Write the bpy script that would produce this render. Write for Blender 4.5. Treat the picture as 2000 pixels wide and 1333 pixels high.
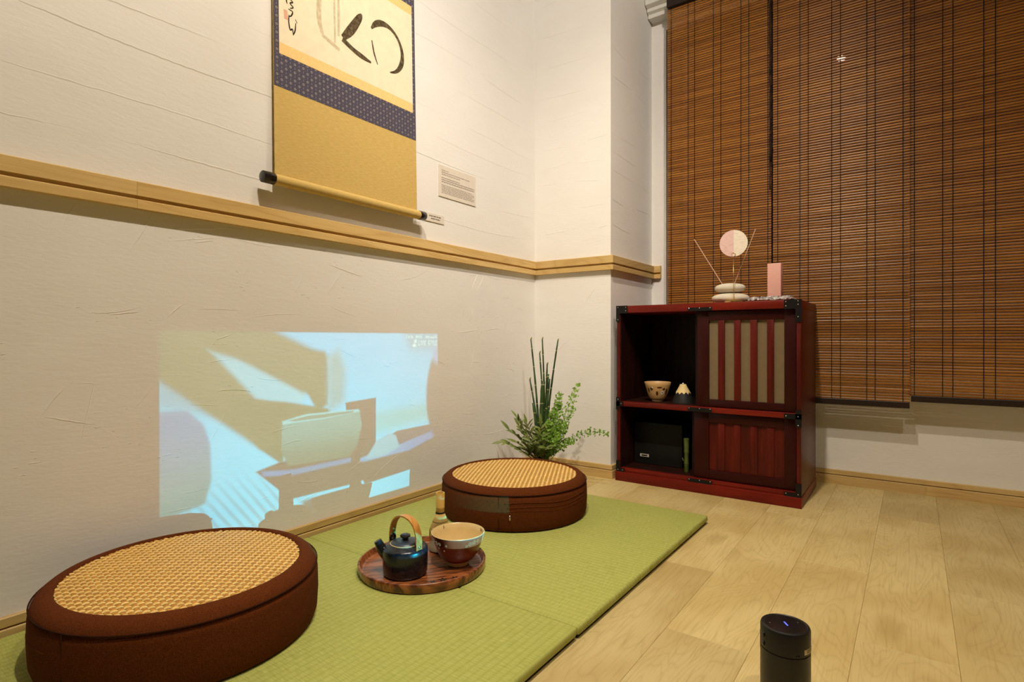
import bpy, bmesh, math, random
from math import pi, sin, cos, sqrt, radians, atan2
from mathutils import Vector, Matrix

random.seed(11)
for o in list(bpy.data.objects):
    bpy.data.objects.remove(o, do_unlink=True)
scene = bpy.context.scene
col = scene.collection

# ------------------------------------------------------------------ camera
cam_d = bpy.data.cameras.new('camera')
cam = bpy.data.objects.new('camera', cam_d)
col.objects.link(cam)
cam.location = (1.3247, 0.0, 0.55)
cam.rotation_euler = (pi / 2, 0, 0.6172)
cam_d.sensor_width = 36.0
cam_d.lens = 36.0 * 1105.24 / 2000.0
cam_d.shift_y = -0.0026
cam_d.clip_start = 0.02
scene.camera = cam
scene.cycles.max_bounces = 8
scene.cycles.diffuse_bounces = 4
scene.cycles.use_light_tree = False

# ------------------------------------------------------------------ colour management / world
vs = scene.view_settings
vs.view_transform = 'Standard'
vs.look = 'None'
vs.gamma = 1.0
vs.use_curve_mapping = False
vs.exposure = 0.13
world = bpy.data.worlds.new('night')
scene.world = world
world.use_nodes = True
world.node_tree.nodes['Background'].inputs[0].default_value = (0.010, 0.012, 0.022, 1)
world.node_tree.nodes['Background'].inputs[1].default_value = 0.25

# ------------------------------------------------------------------ lamps of the room (ceiling downlights)
WARM = (1.0, 0.865, 0.690)
def downlight(name, loc, target, watts, cone, blend, radius=0.022, color=WARM):
    d = bpy.data.lights.new(name, 'SPOT')
    d.energy = watts; d.color = color; d.spot_size = radians(cone); d.spot_blend = blend
    d.shadow_soft_size = radius
    o = bpy.data.objects.new(name, d); col.objects.link(o)
    o.location = loc
    o.rotation_euler = (Vector(target) - Vector(loc)).to_track_quat('-Z', 'Y').to_euler()
    return o
downlight('ceiling_downlight', (0.955, 0.95, 2.31), (1.16, 1.66, 0.0), 64, 118, 1.0)
downlight('ceiling_downlight', (0.95, 0.42, 2.34), (0.05, 0.92, 0.36), 92, 112, 1.0)
downlight('ceiling_downlight', (1.45, 0.62, 2.36), (0.08, 1.90, 1.60), 94, 80, 1.0, 0.05, (1.0, 0.90, 0.79))
downlight('ceiling_downlight', (1.75, 0.45, 2.36), (1.60, 1.05, 0.0), 50, 96, 1.0, 0.06)

# ------------------------------------------------------------------ helpers: nodes
def srgb(r, g, b):
    f = lambda c: (c / 255 / 12.92) if c / 255 <= 0.04045 else ((c / 255 + 0.055) / 1.055) ** 2.4
    return (f(r), f(g), f(b), 1.0)

class NT:
    def __init__(self, tree):
        self.t = tree
    def new(self, kind, **kw):
        n = self.t.nodes.new(kind)
        for k, v in kw.items():
            setattr(n, k, v)
        return n
    def put(self, sock, v):
        if isinstance(v, bpy.types.NodeSocket):
            self.t.links.new(v, sock)
        elif v is not None:
            sock.default_value = v
    def m(self, op, a, b=None, c=None, clamp=False):
        n = self.new('ShaderNodeMath', operation=op); n.use_clamp = clamp
        self.put(n.inputs[0], a); self.put(n.inputs[1], b)
        if c is not None: self.put(n.inputs[2], c)
        return n.outputs[0]
    def vm(self, op, a, b=None):
        n = self.new('ShaderNodeVectorMath', operation=op)
        self.put(n.inputs[0], a); self.put(n.inputs[1], b)
        return n.outputs['Value'] if op in ('DOT_PRODUCT', 'LENGTH', 'DISTANCE') else n.outputs[0]
    def mix(self, f, a, b, mode='MIX'):
        n = self.new('ShaderNodeMix', data_type='RGBA', blend_type=mode)
        self.put(n.inputs[0], f); self.put(n.inputs[6], a); self.put(n.inputs[7], b)
        return n.outputs[2]
    def remap(self, v, a, b, c=0.0, d=1.0, smooth=True):
        n = self.new('ShaderNodeMapRange', interpolation_type='SMOOTHSTEP' if smooth else 'LINEAR')
        self.put(n.inputs[0], v)
        for i, x in enumerate((a, b, c, d)): self.put(n.inputs[i + 1], x)
        return n.outputs[0]
    def noise(self, vec, scale, detail=3.0, rough=0.5, dist=0.0):
        n = self.new('ShaderNodeTexNoise')
        self.put(n.inputs['Vector'], vec); n.inputs['Scale'].default_value = scale
        n.inputs['Detail'].default_value = detail; n.inputs['Roughness'].default_value = rough
        n.inputs['Distortion'].default_value = dist
        return n.outputs[0]
    def voro(self, vec, scale, feature='F1', rnd=1.0):
        n = self.new('ShaderNodeTexVoronoi', feature=feature)
        self.put(n.inputs['Vector'], vec); n.inputs['Scale'].default_value = scale
        n.inputs['Randomness'].default_value = rnd
        return n.outputs['Distance']
    def sep(self, v):
        n = self.new('ShaderNodeSeparateXYZ'); self.put(n.inputs[0], v); return n.outputs
    def comb(self, x, y, z):
        n = self.new('ShaderNodeCombineXYZ')
        for i, q in enumerate((x, y, z)): self.put(n.inputs[i], q)
        return n.outputs[0]
    def ramp(self, f, stops, interp='LINEAR'):
        n = self.new('ShaderNodeValToRGB'); cr = n.color_ramp; cr.interpolation = interp
        while len(cr.elements) < len(stops): cr.elements.new(0.5)
        for e, (p, c) in zip(cr.elements, stops):
            e.position = p; e.color = c
        self.put(n.inputs[0], f)
        return n.outputs[0]
    def bump(self, h, strength=0.5, dist=0.002):
        n = self.new('ShaderNodeBump')
        n.inputs['Strength'].default_value = strength; n.inputs['Distance'].default_value = dist
        self.put(n.inputs['Height'], h)
        return n.outputs[0]

MATS = {}
def material(name, base=(0.5, 0.5, 0.5, 1), rough=0.5, spec=0.5, metal=0.0, build=None, coat=0.0, **kw):
    if name in MATS: return MATS[name]
    m = bpy.data.materials.new(name); m.use_nodes = True
    t = m.node_tree; b = t.nodes['Principled BSDF']
    b.inputs['Base Color'].default_value = base
    b.inputs['Roughness'].default_value = rough
    b.inputs['Metallic'].default_value = metal
    b.inputs['Specular IOR Level'].default_value = spec
    b.inputs['Coat Weight'].default_value = coat
    for k, v in kw.items():
        b.inputs[k.replace('_', ' ')].default_value = v
    nt = NT(t)
    if build is None:
        # small tonal variation so no surface is perfectly flat
        tc = nt.new('ShaderNodeTexCoord').outputs['Object']
        n = nt.noise(tc, 45.0, 2.0)
        dark = tuple(c * 0.86 for c in base[:3]) + (1,)
        nt.put(b.inputs['Base Color'], nt.mix(n, dark, base))
    else:
        build(nt, b)
    MATS[name] = m
    return m

def coords(nt, kind='Object'):
    return nt.new('ShaderNodeTexCoord').outputs[kind]
def world_pos(nt):
    return nt.new('ShaderNodeNewGeometry').outputs['Position']
def obj_random(nt):
    return nt.new('ShaderNodeObjectInfo').outputs['Random']

# ------------------------------------------------------------------ materials
def b_plaster(nt, b):
    P = world_pos(nt); s = nt.sep(P)
    h = nt.m('ADD', s[0], s[1])                          # along any wall
    fine = nt.noise(nt.comb(nt.m('MULTIPLY', h, 36.0), 0.0, nt.m('MULTIPLY', s[2], 110.0)), 1.0, 2.0, 0.6)
    blot = nt.noise(nt.comb(nt.m('MULTIPLY', h, 6.0), 0.0, nt.m('MULTIPLY', s[2], 13.0)), 1.0, 1.0, 0.5)
    nt.put(b.inputs['Base Color'], nt.mix(blot, (0.80, 0.775, 0.735, 1), (0.845, 0.825, 0.79, 1)))
    hgt = nt.m('ADD', nt.m('MULTIPLY', fine, 0.40), nt.m('MULTIPLY', blot, 0.9))
    nt.put(b.inputs['Normal'], nt.bump(hgt, 0.5, 0.0020))
M_PLASTER = material('plaster', rough=0.9, spec=0.15, build=b_plaster)
M_CEIL = material('ceiling_paint', (0.78, 0.76, 0.72, 1), 0.9, 0.1)
M_MOULD = material('white_moulding', (0.78, 0.76, 0.71, 1), 0.6, 0.3)

def wood_builder(c1, c2, c3, axis, scale=1.0, rnd=True, strength=0.15):
    def f(nt, b):
        P = coords(nt)
        if rnd:
            r = obj_random(nt)
            P = nt.vm('ADD', P, nt.comb(nt.m('MULTIPLY', r, 13.7), nt.m('MULTIPLY', r, 7.3), nt.m('MULTIPLY', r, 5.1)))
        s = nt.sep(P)
        k = [9.0, 9.0, 9.0]; k[axis] = 1.1
        v = nt.comb(*[nt.m('MULTIPLY', s[i], k[i] * scale) for i in range(3)])
        big = nt.noise(v, 1.0, 3.0, 0.5, 0.8)
        rings = nt.m('FRACT', nt.m('MULTIPLY', big, 9.0))
        rings = nt.m('ABSOLUTE', nt.m('SUBTRACT', nt.m('MULTIPLY', rings, 2.0), 1.0))
        k2 = [160.0, 160.0, 160.0]; k2[axis] = 5.0
        v2 = nt.comb(*[nt.m('MULTIPLY', s[i], k2[i] * scale) for i in range(3)])
        fine = nt.noise(v2, 1.0, 2.0, 0.6)
        colr = nt.mix(nt.remap(big, 0.32, 0.68), c1, c2)
        colr = nt.mix(nt.m('MULTIPLY', nt.m('POWER', rings, 3.0), 0.45), colr, c3)
        colr = nt.mix(nt.m('MULTIPLY', nt.remap(fine, 0.45, 0.75), 0.35), colr, c3)
        if rnd:
            g = nt.remap(r, 0.0, 1.0, 0.86, 1.10, False)
            colr = nt.mix(1.0, colr, nt.comb(g, g, g), 'MULTIPLY')
        nt.put(b.inputs['Base Color'], colr)
        nt.put(b.inputs['Normal'], nt.bump(nt.m('ADD', fine, nt.m('MULTIPLY', rings, 0.3)), strength, 0.0006))
    return f

def b_floor(nt, b):
    P = coords(nt); r = obj_random(nt)
    P = nt.vm('ADD', P, nt.comb(nt.m('MULTIPLY', r, 3.7), nt.m('MULTIPLY', r, 17.3), nt.m('MULTIPLY', r, 9.1)))
    s = nt.sep(P)
    v = nt.comb(nt.m('MULTIPLY', s[0], 9.0), nt.m('MULTIPLY', s[1], 1.6), s[2])
    big = nt.noise(v, 1.0, 2.0, 0.45, 0.6)
    rr = nt.m('FRACT', nt.m('MULTIPLY', big, 24.0))
    rr = nt.m('ABSOLUTE', nt.m('SUBTRACT', nt.m('MULTIPLY', rr, 2.0), 1.0))
    fine = nt.noise(nt.comb(nt.m('MULTIPLY', s[0], 190.0), nt.m('MULTIPLY', s[1], 9.0), 0.0), 1.0, 3.0, 0.6)
    cloud = nt.noise(nt.comb(nt.m('MULTIPLY', s[0], 5.0), nt.m('MULTIPLY', s[1], 4.0), 0.0), 1.0, 2.0)
    knot = nt.voro(nt.comb(nt.m('MULTIPLY', s[0], 6.0), nt.m('MULTIPLY', s[1], 2.2), 0.0), 1.0)
    kn = nt.remap(knot, 0.03, 0.20, 1.0, 0.0)
    light = srgb(208, 188, 132); mid = srgb(194, 170, 112); dark = srgb(152, 124, 70)
    c = nt.mix(nt.remap(cloud, 0.35, 0.65), light, mid)
    c = nt.mix(nt.m('MULTIPLY', nt.m('POWER', rr, 4.0), 0.22), c, dark)
    c = nt.mix(nt.m('MULTIPLY', nt.remap(fine, 0.48, 0.72), 0.30), c, dark)
    c = nt.mix(nt.m('MULTIPLY', kn, 0.38), c, dark)
    g = nt.remap(r, 0.0, 1.0, 0.90, 1.06, False)
    c = nt.mix(1.0, c, nt.comb(g, g, g), 'MULTIPLY')
    nt.put(b.inputs['Base Color'], c)
    nt.put(b.inputs['Normal'], nt.bump(nt.m('ADD', fine, nt.m('MULTIPLY', rr, 0.4)), 0.25, 0.0006))
M_FLOOR = material('oak_plank', rough=0.48, spec=0.35, build=b_floor)
M_SUB = material('subfloor', (0.10, 0.07, 0.04, 1), 0.9)

M_MAPLE_Y = material('maple_y', rough=0.45, spec=0.35, build=wood_builder(srgb(216, 186, 126), srgb(206, 172, 108), srgb(182, 142, 80), 1, 1.0))
M_MAPLE_X = material('maple_x', rough=0.45, spec=0.35, build=wood_builder(srgb(216, 186, 126), srgb(206, 172, 108), srgb(182, 142, 80), 0, 1.0))

def tatami_builder(axis):
    # ribs run along `axis`; across them the rush rows repeat
    def f(nt, b):
        P = world_pos(nt); s = nt.sep(P)
        u = s[1 - axis]; v = s[axis]
        pitch = 0.0140
        ph = nt.m('FRACT', nt.m('DIVIDE', u, pitch))
        tri = nt.m('ABSOLUTE', nt.m('SUBTRACT', nt.m('MULTIPLY', ph, 2.0), 1.0))
        rib = nt.remap(tri, 0.0, 0.75)
        rush = nt.noise(nt.comb(nt.m('MULTIPLY', u, 40.0), nt.m('MULTIPLY', v, 420.0), 0.0), 1.0, 2.0)
        cloud = nt.noise(P, 6.0, 3.0)
        c = nt.mix(nt.remap(rush, 0.3, 0.7), srgb(156, 162, 80), srgb(178, 182, 102))
        c = nt.mix(nt.m('MULTIPLY', nt.remap(tri, 0.0, 0.55, 1.0, 0.0), 0.34), c, srgb(134, 140, 58))
        c = nt.mix(nt.m('MULTIPLY', cloud, 0.30), c, srgb(190, 186, 102))
        nt.put(b.inputs['Base Color'], c)
        nt.put(b.inputs['Normal'], nt.bump(nt.m('ADD', nt.m('MULTIPLY', rib, 1.0), nt.m('MULTIPLY', rush, 0.25)), 0.5, 0.0010))
    return f
M_TAT_Y = material('tatami_ribs_along_wall', rough=0.7, spec=0.25, build=tatami_builder(1))
M_TAT_X = material('tatami_ribs_across', rough=0.7, spec=0.25, build=tatami_builder(0))
M_BLACK = material('matt_black', (0.012, 0.011, 0.010, 1), 0.6, 0.3)
M_IRON = material('black_iron', (0.007, 0.0065, 0.006, 1), 0.45, 0.25)
M_NAIL = material('steel_nail', (0.75, 0.74, 0.72, 1), 0.22, 0.5, 1.0)

def b_fabric(nt, b):
    P = coords(nt)
    n = nt.noise(P, 900.0, 2.0, 0.7)
    n2 = nt.noise(P, 60.0, 3.0)
    c = nt.mix(nt.remap(n, 0.35, 0.65), srgb(70, 32, 11), srgb(114, 58, 22))
    c = nt.mix(nt.m('MULTIPLY', n2, 0.35), c, srgb(72, 34, 14))
    nt.put(b.inputs['Base Color'], c)
    nt.put(b.inputs['Normal'], nt.bump(n, 0.5, 0.001))
M_FABRIC = material('brown_fabric', rough=0.95, spec=0.1, build=b_fabric)
M_SEAM = material('brown_seam', srgb(52, 26, 12), 0.9, 0.1)

def strip_builder(c1, c2):
    def f(nt, b):
        P = coords(nt); r = obj_random(nt)
        s = nt.sep(P)
        n = nt.noise(nt.comb(nt.m('MULTIPLY', s[0], 300.0), nt.m('MULTIPLY', s[1], 300.0), nt.m('MULTIPLY', r, 50.0)), 1.0, 2.0)
        c = nt.mix(nt.remap(n, 0.35, 0.65), c1, c2)
        g = nt.remap(r, 0, 1, 0.92, 1.06, False)
        nt.put(b.inputs['Base Color'], nt.mix(1.0, c, nt.comb(g, g, g), 'MULTIPLY'))
    return f
M_RATTAN_A = material('rattan_pale', rough=0.36, spec=0.4, build=strip_builder(srgb(240, 208, 132), srgb(228, 188, 104)))
M_RATTAN_B = material('rattan_honey', rough=0.36, spec=0.4, build=strip_builder(srgb(200, 146, 60), srgb(170, 114, 40)))
M_RATTAN_D = material('rattan_backing', srgb(92, 52, 16), 0.8)

def b_mahog(nt, b):
    P = coords(nt); s = nt.sep(P)
    n = nt.noise(nt.comb(nt.m('MULTIPLY', s[0], 30.0), nt.m('MULTIPLY', s[1], 30.0), nt.m('MULTIPLY', s[2], 3.0)), 1.0, 3.0, 0.6, 0.4)
    nt.put(b.inputs['Base Color'], nt.mix(nt.remap(n, 0.3, 0.7), (0.055, 0.0040, 0.0025, 1), (0.120, 0.0100, 0.0050, 1)))
M_MAHOG = material('red_lacquered_wood', rough=0.38, spec=0.25, build=b_mahog)
def b_mahog_x(nt, b):
    P = coords(nt); s = nt.sep(P)
    n = nt.noise(nt.comb(nt.m('MULTIPLY', s[0], 3.0), nt.m('MULTIPLY', s[1], 30.0), nt.m('MULTIPLY', s[2], 30.0)), 1.0, 3.0, 0.6, 0.4)
    nt.put(b.inputs['Base Color'], nt.mix(nt.remap(n, 0.3, 0.7), (0.115, 0.0075, 0.0040, 1), (0.200, 0.015, 0.006, 1)))
M_MAHOG_X = material('red_lacquered_board', rough=0.38, spec=0.22, build=b_mahog_x)
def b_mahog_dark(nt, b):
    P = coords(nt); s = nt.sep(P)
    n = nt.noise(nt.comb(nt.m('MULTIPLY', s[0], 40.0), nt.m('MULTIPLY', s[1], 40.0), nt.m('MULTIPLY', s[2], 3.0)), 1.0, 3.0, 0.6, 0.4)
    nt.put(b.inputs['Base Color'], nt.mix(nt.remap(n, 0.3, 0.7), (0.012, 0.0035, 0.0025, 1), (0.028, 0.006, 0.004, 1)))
M_MAHOG_D = material('shaded_interior_wood', rough=0.45, spec=0.2, build=b_mahog_dark)  # cabinet wood with the interior's shade put into its colour
M_MAHOG_D2 = material('dark_red_frame', (0.034, 0.0032, 0.0022, 1), 0.40, 0.2)
M_FROST = material('smoked_frosted_glass', srgb(128, 110, 84), 0.22, 0.5)

def b_slat(nt, b):
    P = world_pos(nt); s = nt.sep(P)
    n = nt.noise(nt.comb(nt.m('MULTIPLY', s[0], 2.5), nt.m('MULTIPLY', s[1], 1.0), nt.m('MULTIPLY', s[2], 103.0)), 1.0, 1.0)
    n2 = nt.noise(nt.comb(nt.m('MULTIPLY', s[0], 9.0), 0.0, nt.m('MULTIPLY', s[2], 260.0)), 1.0, 3.0)
    c = nt.mix(nt.remap(n, 0.3, 0.7), srgb(136, 82, 20), srgb(166, 108, 36))
    c = nt.mix(nt.m('MULTIPLY', nt.remap(n2, 0.4, 0.7), 0.4), c, srgb(88, 44, 12))
    nt.put(b.inputs['Base Color'], c)
M_SLAT = material('varnished_bamboo_slat', rough=0.34, spec=0.55, build=b_slat)
M_CORD = material('dark_cord', (0.012, 0.008, 0.006, 1), 0.7, 0.2)
M_GLASS = material('window_glass', (1, 1, 1, 1), 0.0, 0.5, build=lambda nt, b: None, Transmission_Weight=1.0, IOR=1.5)
M_WINFRAME = material('bronze_window_frame', (0.05, 0.04, 0.035, 1), 0.4)

# ------------------------------------------------------------------ helpers: objects
BASE = {}
def thing(name, label, cat, loc, group=None, kind=None):
    o = bpy.data.objects.new(name, None); col.objects.link(o)
    o.empty_display_size = 0.05
    o.location = loc
    o['label'] = label
    if cat: o['category'] = cat
    if group: o['group'] = group
    if kind: o['kind'] = kind
    BASE[o] = Vector(loc)
    return o
def tag(o, label=None, cat=None, group=None, kind=None):
    if label: o['label'] = label
    if cat: o['category'] = cat
    if group: o['group'] = group
    if kind: o['kind'] = kind
    return o

def obj(name, verts, faces, mat, parent=None, smooth=False, origin=None):
    """verts in world metres; a child's origin is its thing's base, a top-level mesh gets `origin`."""
    if parent is not None:
        base = BASE[parent]
    else:
        base = Vector(origin) if origin is not None else Vector((0, 0, 0))
    me = bpy.data.meshes.new(name)
    me.from_pydata([tuple(Vector(v) - base) for v in verts], [], faces)
    me.validate()
    bm = bmesh.new(); bm.from_mesh(me)
    bmesh.ops.recalc_face_normals(bm, faces=bm.faces)
    bm.to_mesh(me); bm.free()
    if smooth:
        for p in me.polygons: p.use_smooth = True
    me.materials.append(mat)
    o = bpy.data.objects.new(name, me); col.objects.link(o)
    if parent is not None:
        o.parent = parent
    else:
        o.location = base
    BASE[o] = base
    return o

class MB:
    def __init__(self):
        self.v = []; self.f = []
    def add(self, v, f):
        k = len(self.v); self.v += [tuple(q) for q in v]; self.f += [tuple(i + k for i in q) for q in f]; return self
    def box(self, x0, x1, y0, y1, z0, z1, bev=0.0):
        if bev <= 0:
            v = [(x, y, z) for z in (z0, z1) for y in (y0, y1) for x in (x0, x1)]
            f = [(0, 2, 3, 1), (4, 5, 7, 6), (0, 1, 5, 4), (2, 6, 7, 3), (0, 4, 6, 2), (1, 3, 7, 5)]
            return self.add(v, f)
        bm = bmesh.new()
        bmesh.ops.create_cube(bm, size=1.0)
        for q in bm.verts:
            q.co = Vector(((x0 + x1) / 2 + q.co.x * (x1 - x0), (y0 + y1) / 2 + q.co.y * (y1 - y0), (z0 + z1) / 2 + q.co.z * (z1 - z0)))
        bmesh.ops.bevel(bm, geom=list(bm.edges), offset=bev, segments=2, profile=0.5, affect='EDGES')
        return self.bm(bm)
    def bm(self, bm):
        bm.verts.index_update()
        self.add([tuple(q.co) for q in bm.verts], [[w.index for w in f.verts] for f in bm.faces]); bm.free(); return self
    def lathe(self, prof, c=(0, 0, 0), n=48, cap=True):
        """prof: (r, z) pairs from bottom to top or a closed loop"""
        v = []; f = []
        for r, z in prof:
            for i in range(n):
                a = 2 * pi * i / n
                v.append((c[0] + r * cos(a), c[1] + r * sin(a), c[2] + z))
        m = len(prof)
        for j in range(m - 1):
            for i in range(n):
                k = (i + 1) % n
                f.append((j * n + i, j * n + k, (j + 1) * n + k, (j + 1) * n + i))
        if cap:
            if prof[0][0] > 1e-5: f.append(tuple(range(n))[::-1])
            if prof[-1][0] > 1e-5: f.append(tuple((m - 1) * n + i for i in range(n)))
        return self.add(v, f)
    def tube(self, path, rad, n=8, cap=True, flat=None):
        """path of points, rad a number or list; flat=(axis vector, half width, half thickness) gives a strap"""
        P = [Vector(p) for p in path]; L = len(P)
        R = rad if isinstance(rad, (list, tuple)) else [rad] * L
        v = []; f = []
        up = Vector((0, 0, 1))
        T0 = (P[1] - P[0]).normalized()
        if abs(T0.dot(up)) > 0.9: up = Vector((1, 0, 0))
        N = (up - T0 * up.dot(T0)).normalized()
        for i in range(L):
            T = (P[min(i + 1, L - 1)] - P[max(i - 1, 0)]).normalized()
            N = (N - T * N.dot(T)).normalized(); B = T.cross(N)
            for k in range(n):
                a = 2 * pi * k / n
                v.append(P[i] + (N * cos(a) + B * sin(a)) * R[i])
        for i in range(L - 1):
            for k in range(n):
                q = (k + 1) % n
                f.append((i * n + k, i * n + q, (i + 1) * n + q, (i + 1) * n + k))
        if cap:
            f.append(tuple(range(n))[::-1]); f.append(tuple((L - 1) * n + k for k in range(n)))
        return self.add(v, f)
    def strap(self, path, wdir, w, t):
        P = [Vector(p) for p in path]; W = Vector(wdir).normalized(); L = len(P); v = []; f = []
        for i in range(L):
            T = (P[min(i + 1, L - 1)] - P[max(i - 1, 0)]).normalized()
            N = T.cross(W).normalized()
            for a, b in ((-1, -1), (1, -1), (1, 1), (-1, 1)):
                v.append(P[i] + W * (a * w / 2) + N * (b * t / 2))
        for i in range(L - 1):
            for k in range(4):
                q = (k + 1) % 4
                f.append((i * 4 + k, i * 4 + q, (i + 1) * 4 + q, (i + 1) * 4 + k))
        f.append((3, 2, 1, 0)); f.append(tuple((L - 1) * 4 + k for k in range(4)))
        return self.add(v, f)
    def ball(self, c, r, sx=1, sy=1, sz=1, u=12, w=8):
        bm = bmesh.new(); bmesh.ops.create_uvsphere(bm, u_segments=u, v_segments=w, radius=r)
        for q in bm.verts: q.co = Vector((c[0] + q.co.x * sx, c[1] + q.co.y * sy, c[2] + q.co.z * sz))
        return self.bm(bm)
    def build(self, name, mat, parent=None, smooth=False, origin=None):
        return obj(name, self.v, self.f, mat, parent, smooth, origin)

def shade_auto(o, ang=35):
    for p in o.data.polygons: p.use_smooth = True
    o.data.set_sharp_from_angle(angle=radians(ang))
    return o
def dup(o, loc=None, parent=None):
    c = o.copy(); col.objects.link(c)
    if parent is not None: c.parent = parent
    if loc is not None: c.location = loc
    BASE[c] = BASE.get(o, Vector((0, 0, 0)))
    return c
def structure(o): o['kind'] = 'structure'; return o

# ------------------------------------------------------------------ the setting
YB = 2.0355      # face of the corner pillar
PX = 0.3552      # side of the corner pillar
YW = 2.4631      # window wall
XR, YR, ZC = 4.2, -3.4, 2.6

structure(MB().box(-0.12, 0.0, YR - 0.12, YW + 0.12, -0.05, ZC + 0.05).build('wall_left', M_PLASTER, origin=(0, 0, 0)))
structure(MB().box(0.0, PX, YB, YW + 0.12, -0.05, ZC + 0.05).build('wall_back', M_PLASTER, origin=(0.1, YB, 0)))
WX0, WX1, WZ0, WZ1 = 0.422, 1.84, 0.42, 1.93
w = MB()
w.box(PX, WX0, YW, YW + 0.12, -0.05, ZC + 0.05)
w.box(WX1, XR, YW, YW + 0.12, -0.05, ZC + 0.05)
w.box(WX0, WX1, YW, YW + 0.12, -0.05, WZ0)
w.box(WX0, WX1, YW, YW + 0.12, WZ1, ZC + 0.05)
structure(w.build('wall_window', M_PLASTER, origin=(1.2, YW, 0)))
structure(MB().box(XR, XR + 0.12, YR - 0.12, YW + 0.12, -0.05, ZC + 0.05).build('wall_right', M_PLASTER, origin=(XR, 0, 0)))
structure(MB().box(0.0, XR, YR - 0.12, YR, -0.05, ZC + 0.05).build('wall_rear', M_PLASTER, origin=(1.2, YR, 0)))
structure(MB().box(-0.12, XR + 0.12, YR - 0.12, YW + 0.12, ZC + 0.0, ZC + 0.1).build('ceiling', M_CEIL, origin=(1.2, 0, ZC)))

# floor: sub-floor slab and single planks
floor = structure(MB().box(0.0, XR, YR, YW, -0.05, -0.004).build('floor', M_SUB, origin=(0, 0, 0)))
PW, PL = 0.1487, 0.885
def plank_mesh(wd, ln):
    g = 0.00015; bv = 0.0005
    v = [(g, g, -0.004), (wd - g, g, -0.004), (wd - g, ln - g, -0.004), (g, ln - g, -0.004),
         (g, g, -bv), (wd - g, g, -bv), (wd - g, ln - g, -bv), (g, ln - g, -bv),
         (g + bv, g + bv, 0), (wd - g - bv, g + bv, 0), (wd - g - bv, ln - g - bv, 0), (g + bv, ln - g - bv, 0)]
    f = [(0, 3, 2, 1)]
    for a in (0, 4):
        for i in range(4):
            j = (i + 1) % 4
            f.append((a + i, a + j, a + 4 + j, a + 4 + i))
    f.append((8, 9, 10, 11))
    me = bpy.data.meshes.new('plank'); me.from_pydata(v, [], f); me.materials.append(M_FLOOR)
    return me
full_plank = plank_mesh(PW, PL)
row_phase = {0: 1.205, -1: 1.563, 1: 1.550, -2: 1.93, -3: 1.36, 2: 1.86, 3: 1.30, -4: 1.70}
i0 = -int((1.2385) / PW) - 1
for i in range(i0, 21):
    x0 = 1.2385 + i * PW; wd = PW
    if x0 < 0: wd = PW + x0; x0 = 0.0
    if x0 + wd > XR: wd = XR - x0
    if wd < 0.01: continue
    ph = row_phase.get(i, 1.2 + ((i * 0.377) % 0.885))
    y = ph
    while y > YR: y -= PL
    while y < YW:
        a, b_ = max(y, YR), min(y + PL, YW)
        if b_ - a > 0.01:
            me = full_plank if (b_ - a > PL - 1e-4 and wd > PW - 1e-4) else plank_mesh(wd, b_ - a)
            o = bpy.data.objects.new('plank', me); col.objects.link(o)
            o.parent = floor; o.location = (x0, a, 0)
        y += PL

# wooden rails: profile (distance from wall, height)
RAIL = [(0.0, 0.8190), (0.0185, 0.8190), (0.0185, 0.8362), (0.0170, 0.8378), (0.0085, 0.8378), (0.0085, 0.8455), (0.0178, 0.8455), (0.0178, 0.8738), (0.0160, 0.8752), (0.0, 0.8752)]
SKIRT = [(0.0, 0.0), (0.0125, 0.0), (0.0125, 0.0318), (0.0115, 0.0330), (0.0040, 0.0330), (0.0040, 0.0362), (0.0095, 0.0362), (0.0095, 0.0518), (0.0085, 0.0528), (0.0, 0.0528)]
def profile_run(prof, p0, p1, nrm, m0=0.0, m1=0.0):
    """extrude a profile between two wall points; m0/m1 mitre: run grows by m*d at each end"""
    p0 = Vector(p0); p1 = Vector(p1); n = Vector(nrm); t = (p1 - p0).normalized()
    b = MB(); k = len(prof); v = []
    for (p, s, mm) in ((p0, -1, m0), (p1, 1, m1)):
        for d, z in prof:
            v.append(p + n * d + t * (s * mm * d) + Vector((0, 0, z)))
    f = [tuple(range(k)), tuple(range(2 * k - 1, k - 1, -1))]
    for i in range(k):
        j = (i + 1) % k
        f.append((i, j, k + j, k + i))
    return b.add(v, f)
t1 = structure(profile_run(RAIL, (0, 0.505, 0), (0, YB, 0), (1, 0, 0), 0, -1).build('trim_1', M_MAPLE_Y, origin=(0, 1.2, 0.82)))
tb = profile_run(RAIL, (0, YR, 0), (0, 0.5046, 0), (1, 0, 0)).build('board', M_MAPLE_Y, t1)
structure(profile_run(RAIL, (0, YB, 0), (PX, YB, 0), (0, -1, 0), -1, 1).build('trim_2', M_MAPLE_X, origin=(0.18, YB, 0.82)))
structure(profile_run(RAIL, (PX, YB, 0), (PX, YW, 0), (1, 0, 0), 1, -1).build('trim_3', M_MAPLE_Y, origin=(PX, 2.2, 0.82)))
structure(profile_run(RAIL, (PX, YW, 0), (0.401, YW, 0), (0, -1, 0), -1, 0).build('trim_4', M_MAPLE_X, origin=(0.38, YW, 0.82)))
structure(profile_run(SKIRT, (0, YR, 0), (0, YB, 0), (1, 0, 0), -1, -1).build('baseboard_left', M_MAPLE_Y, origin=(0, 0, 0)))
structure(profile_run(SKIRT, (0, YB, 0), (PX, YB, 0), (0, -1, 0), -1, 1).build('baseboard_back', M_MAPLE_X, origin=(0.18, YB, 0)))
structure(profile_run(SKIRT, (PX, YB, 0), (PX, YW, 0), (1, 0, 0), 1, -1).build('baseboard_pillar', M_MAPLE_Y, origin=(PX, 2.2, 0)))
bw = structure(profile_run(SKIRT, (PX, YW, 0), (1.359, YW, 0), (0, -1, 0), -1, 0).build('baseboard_window', M_MAPLE_X, origin=(1.2, YW, 0)))
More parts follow.
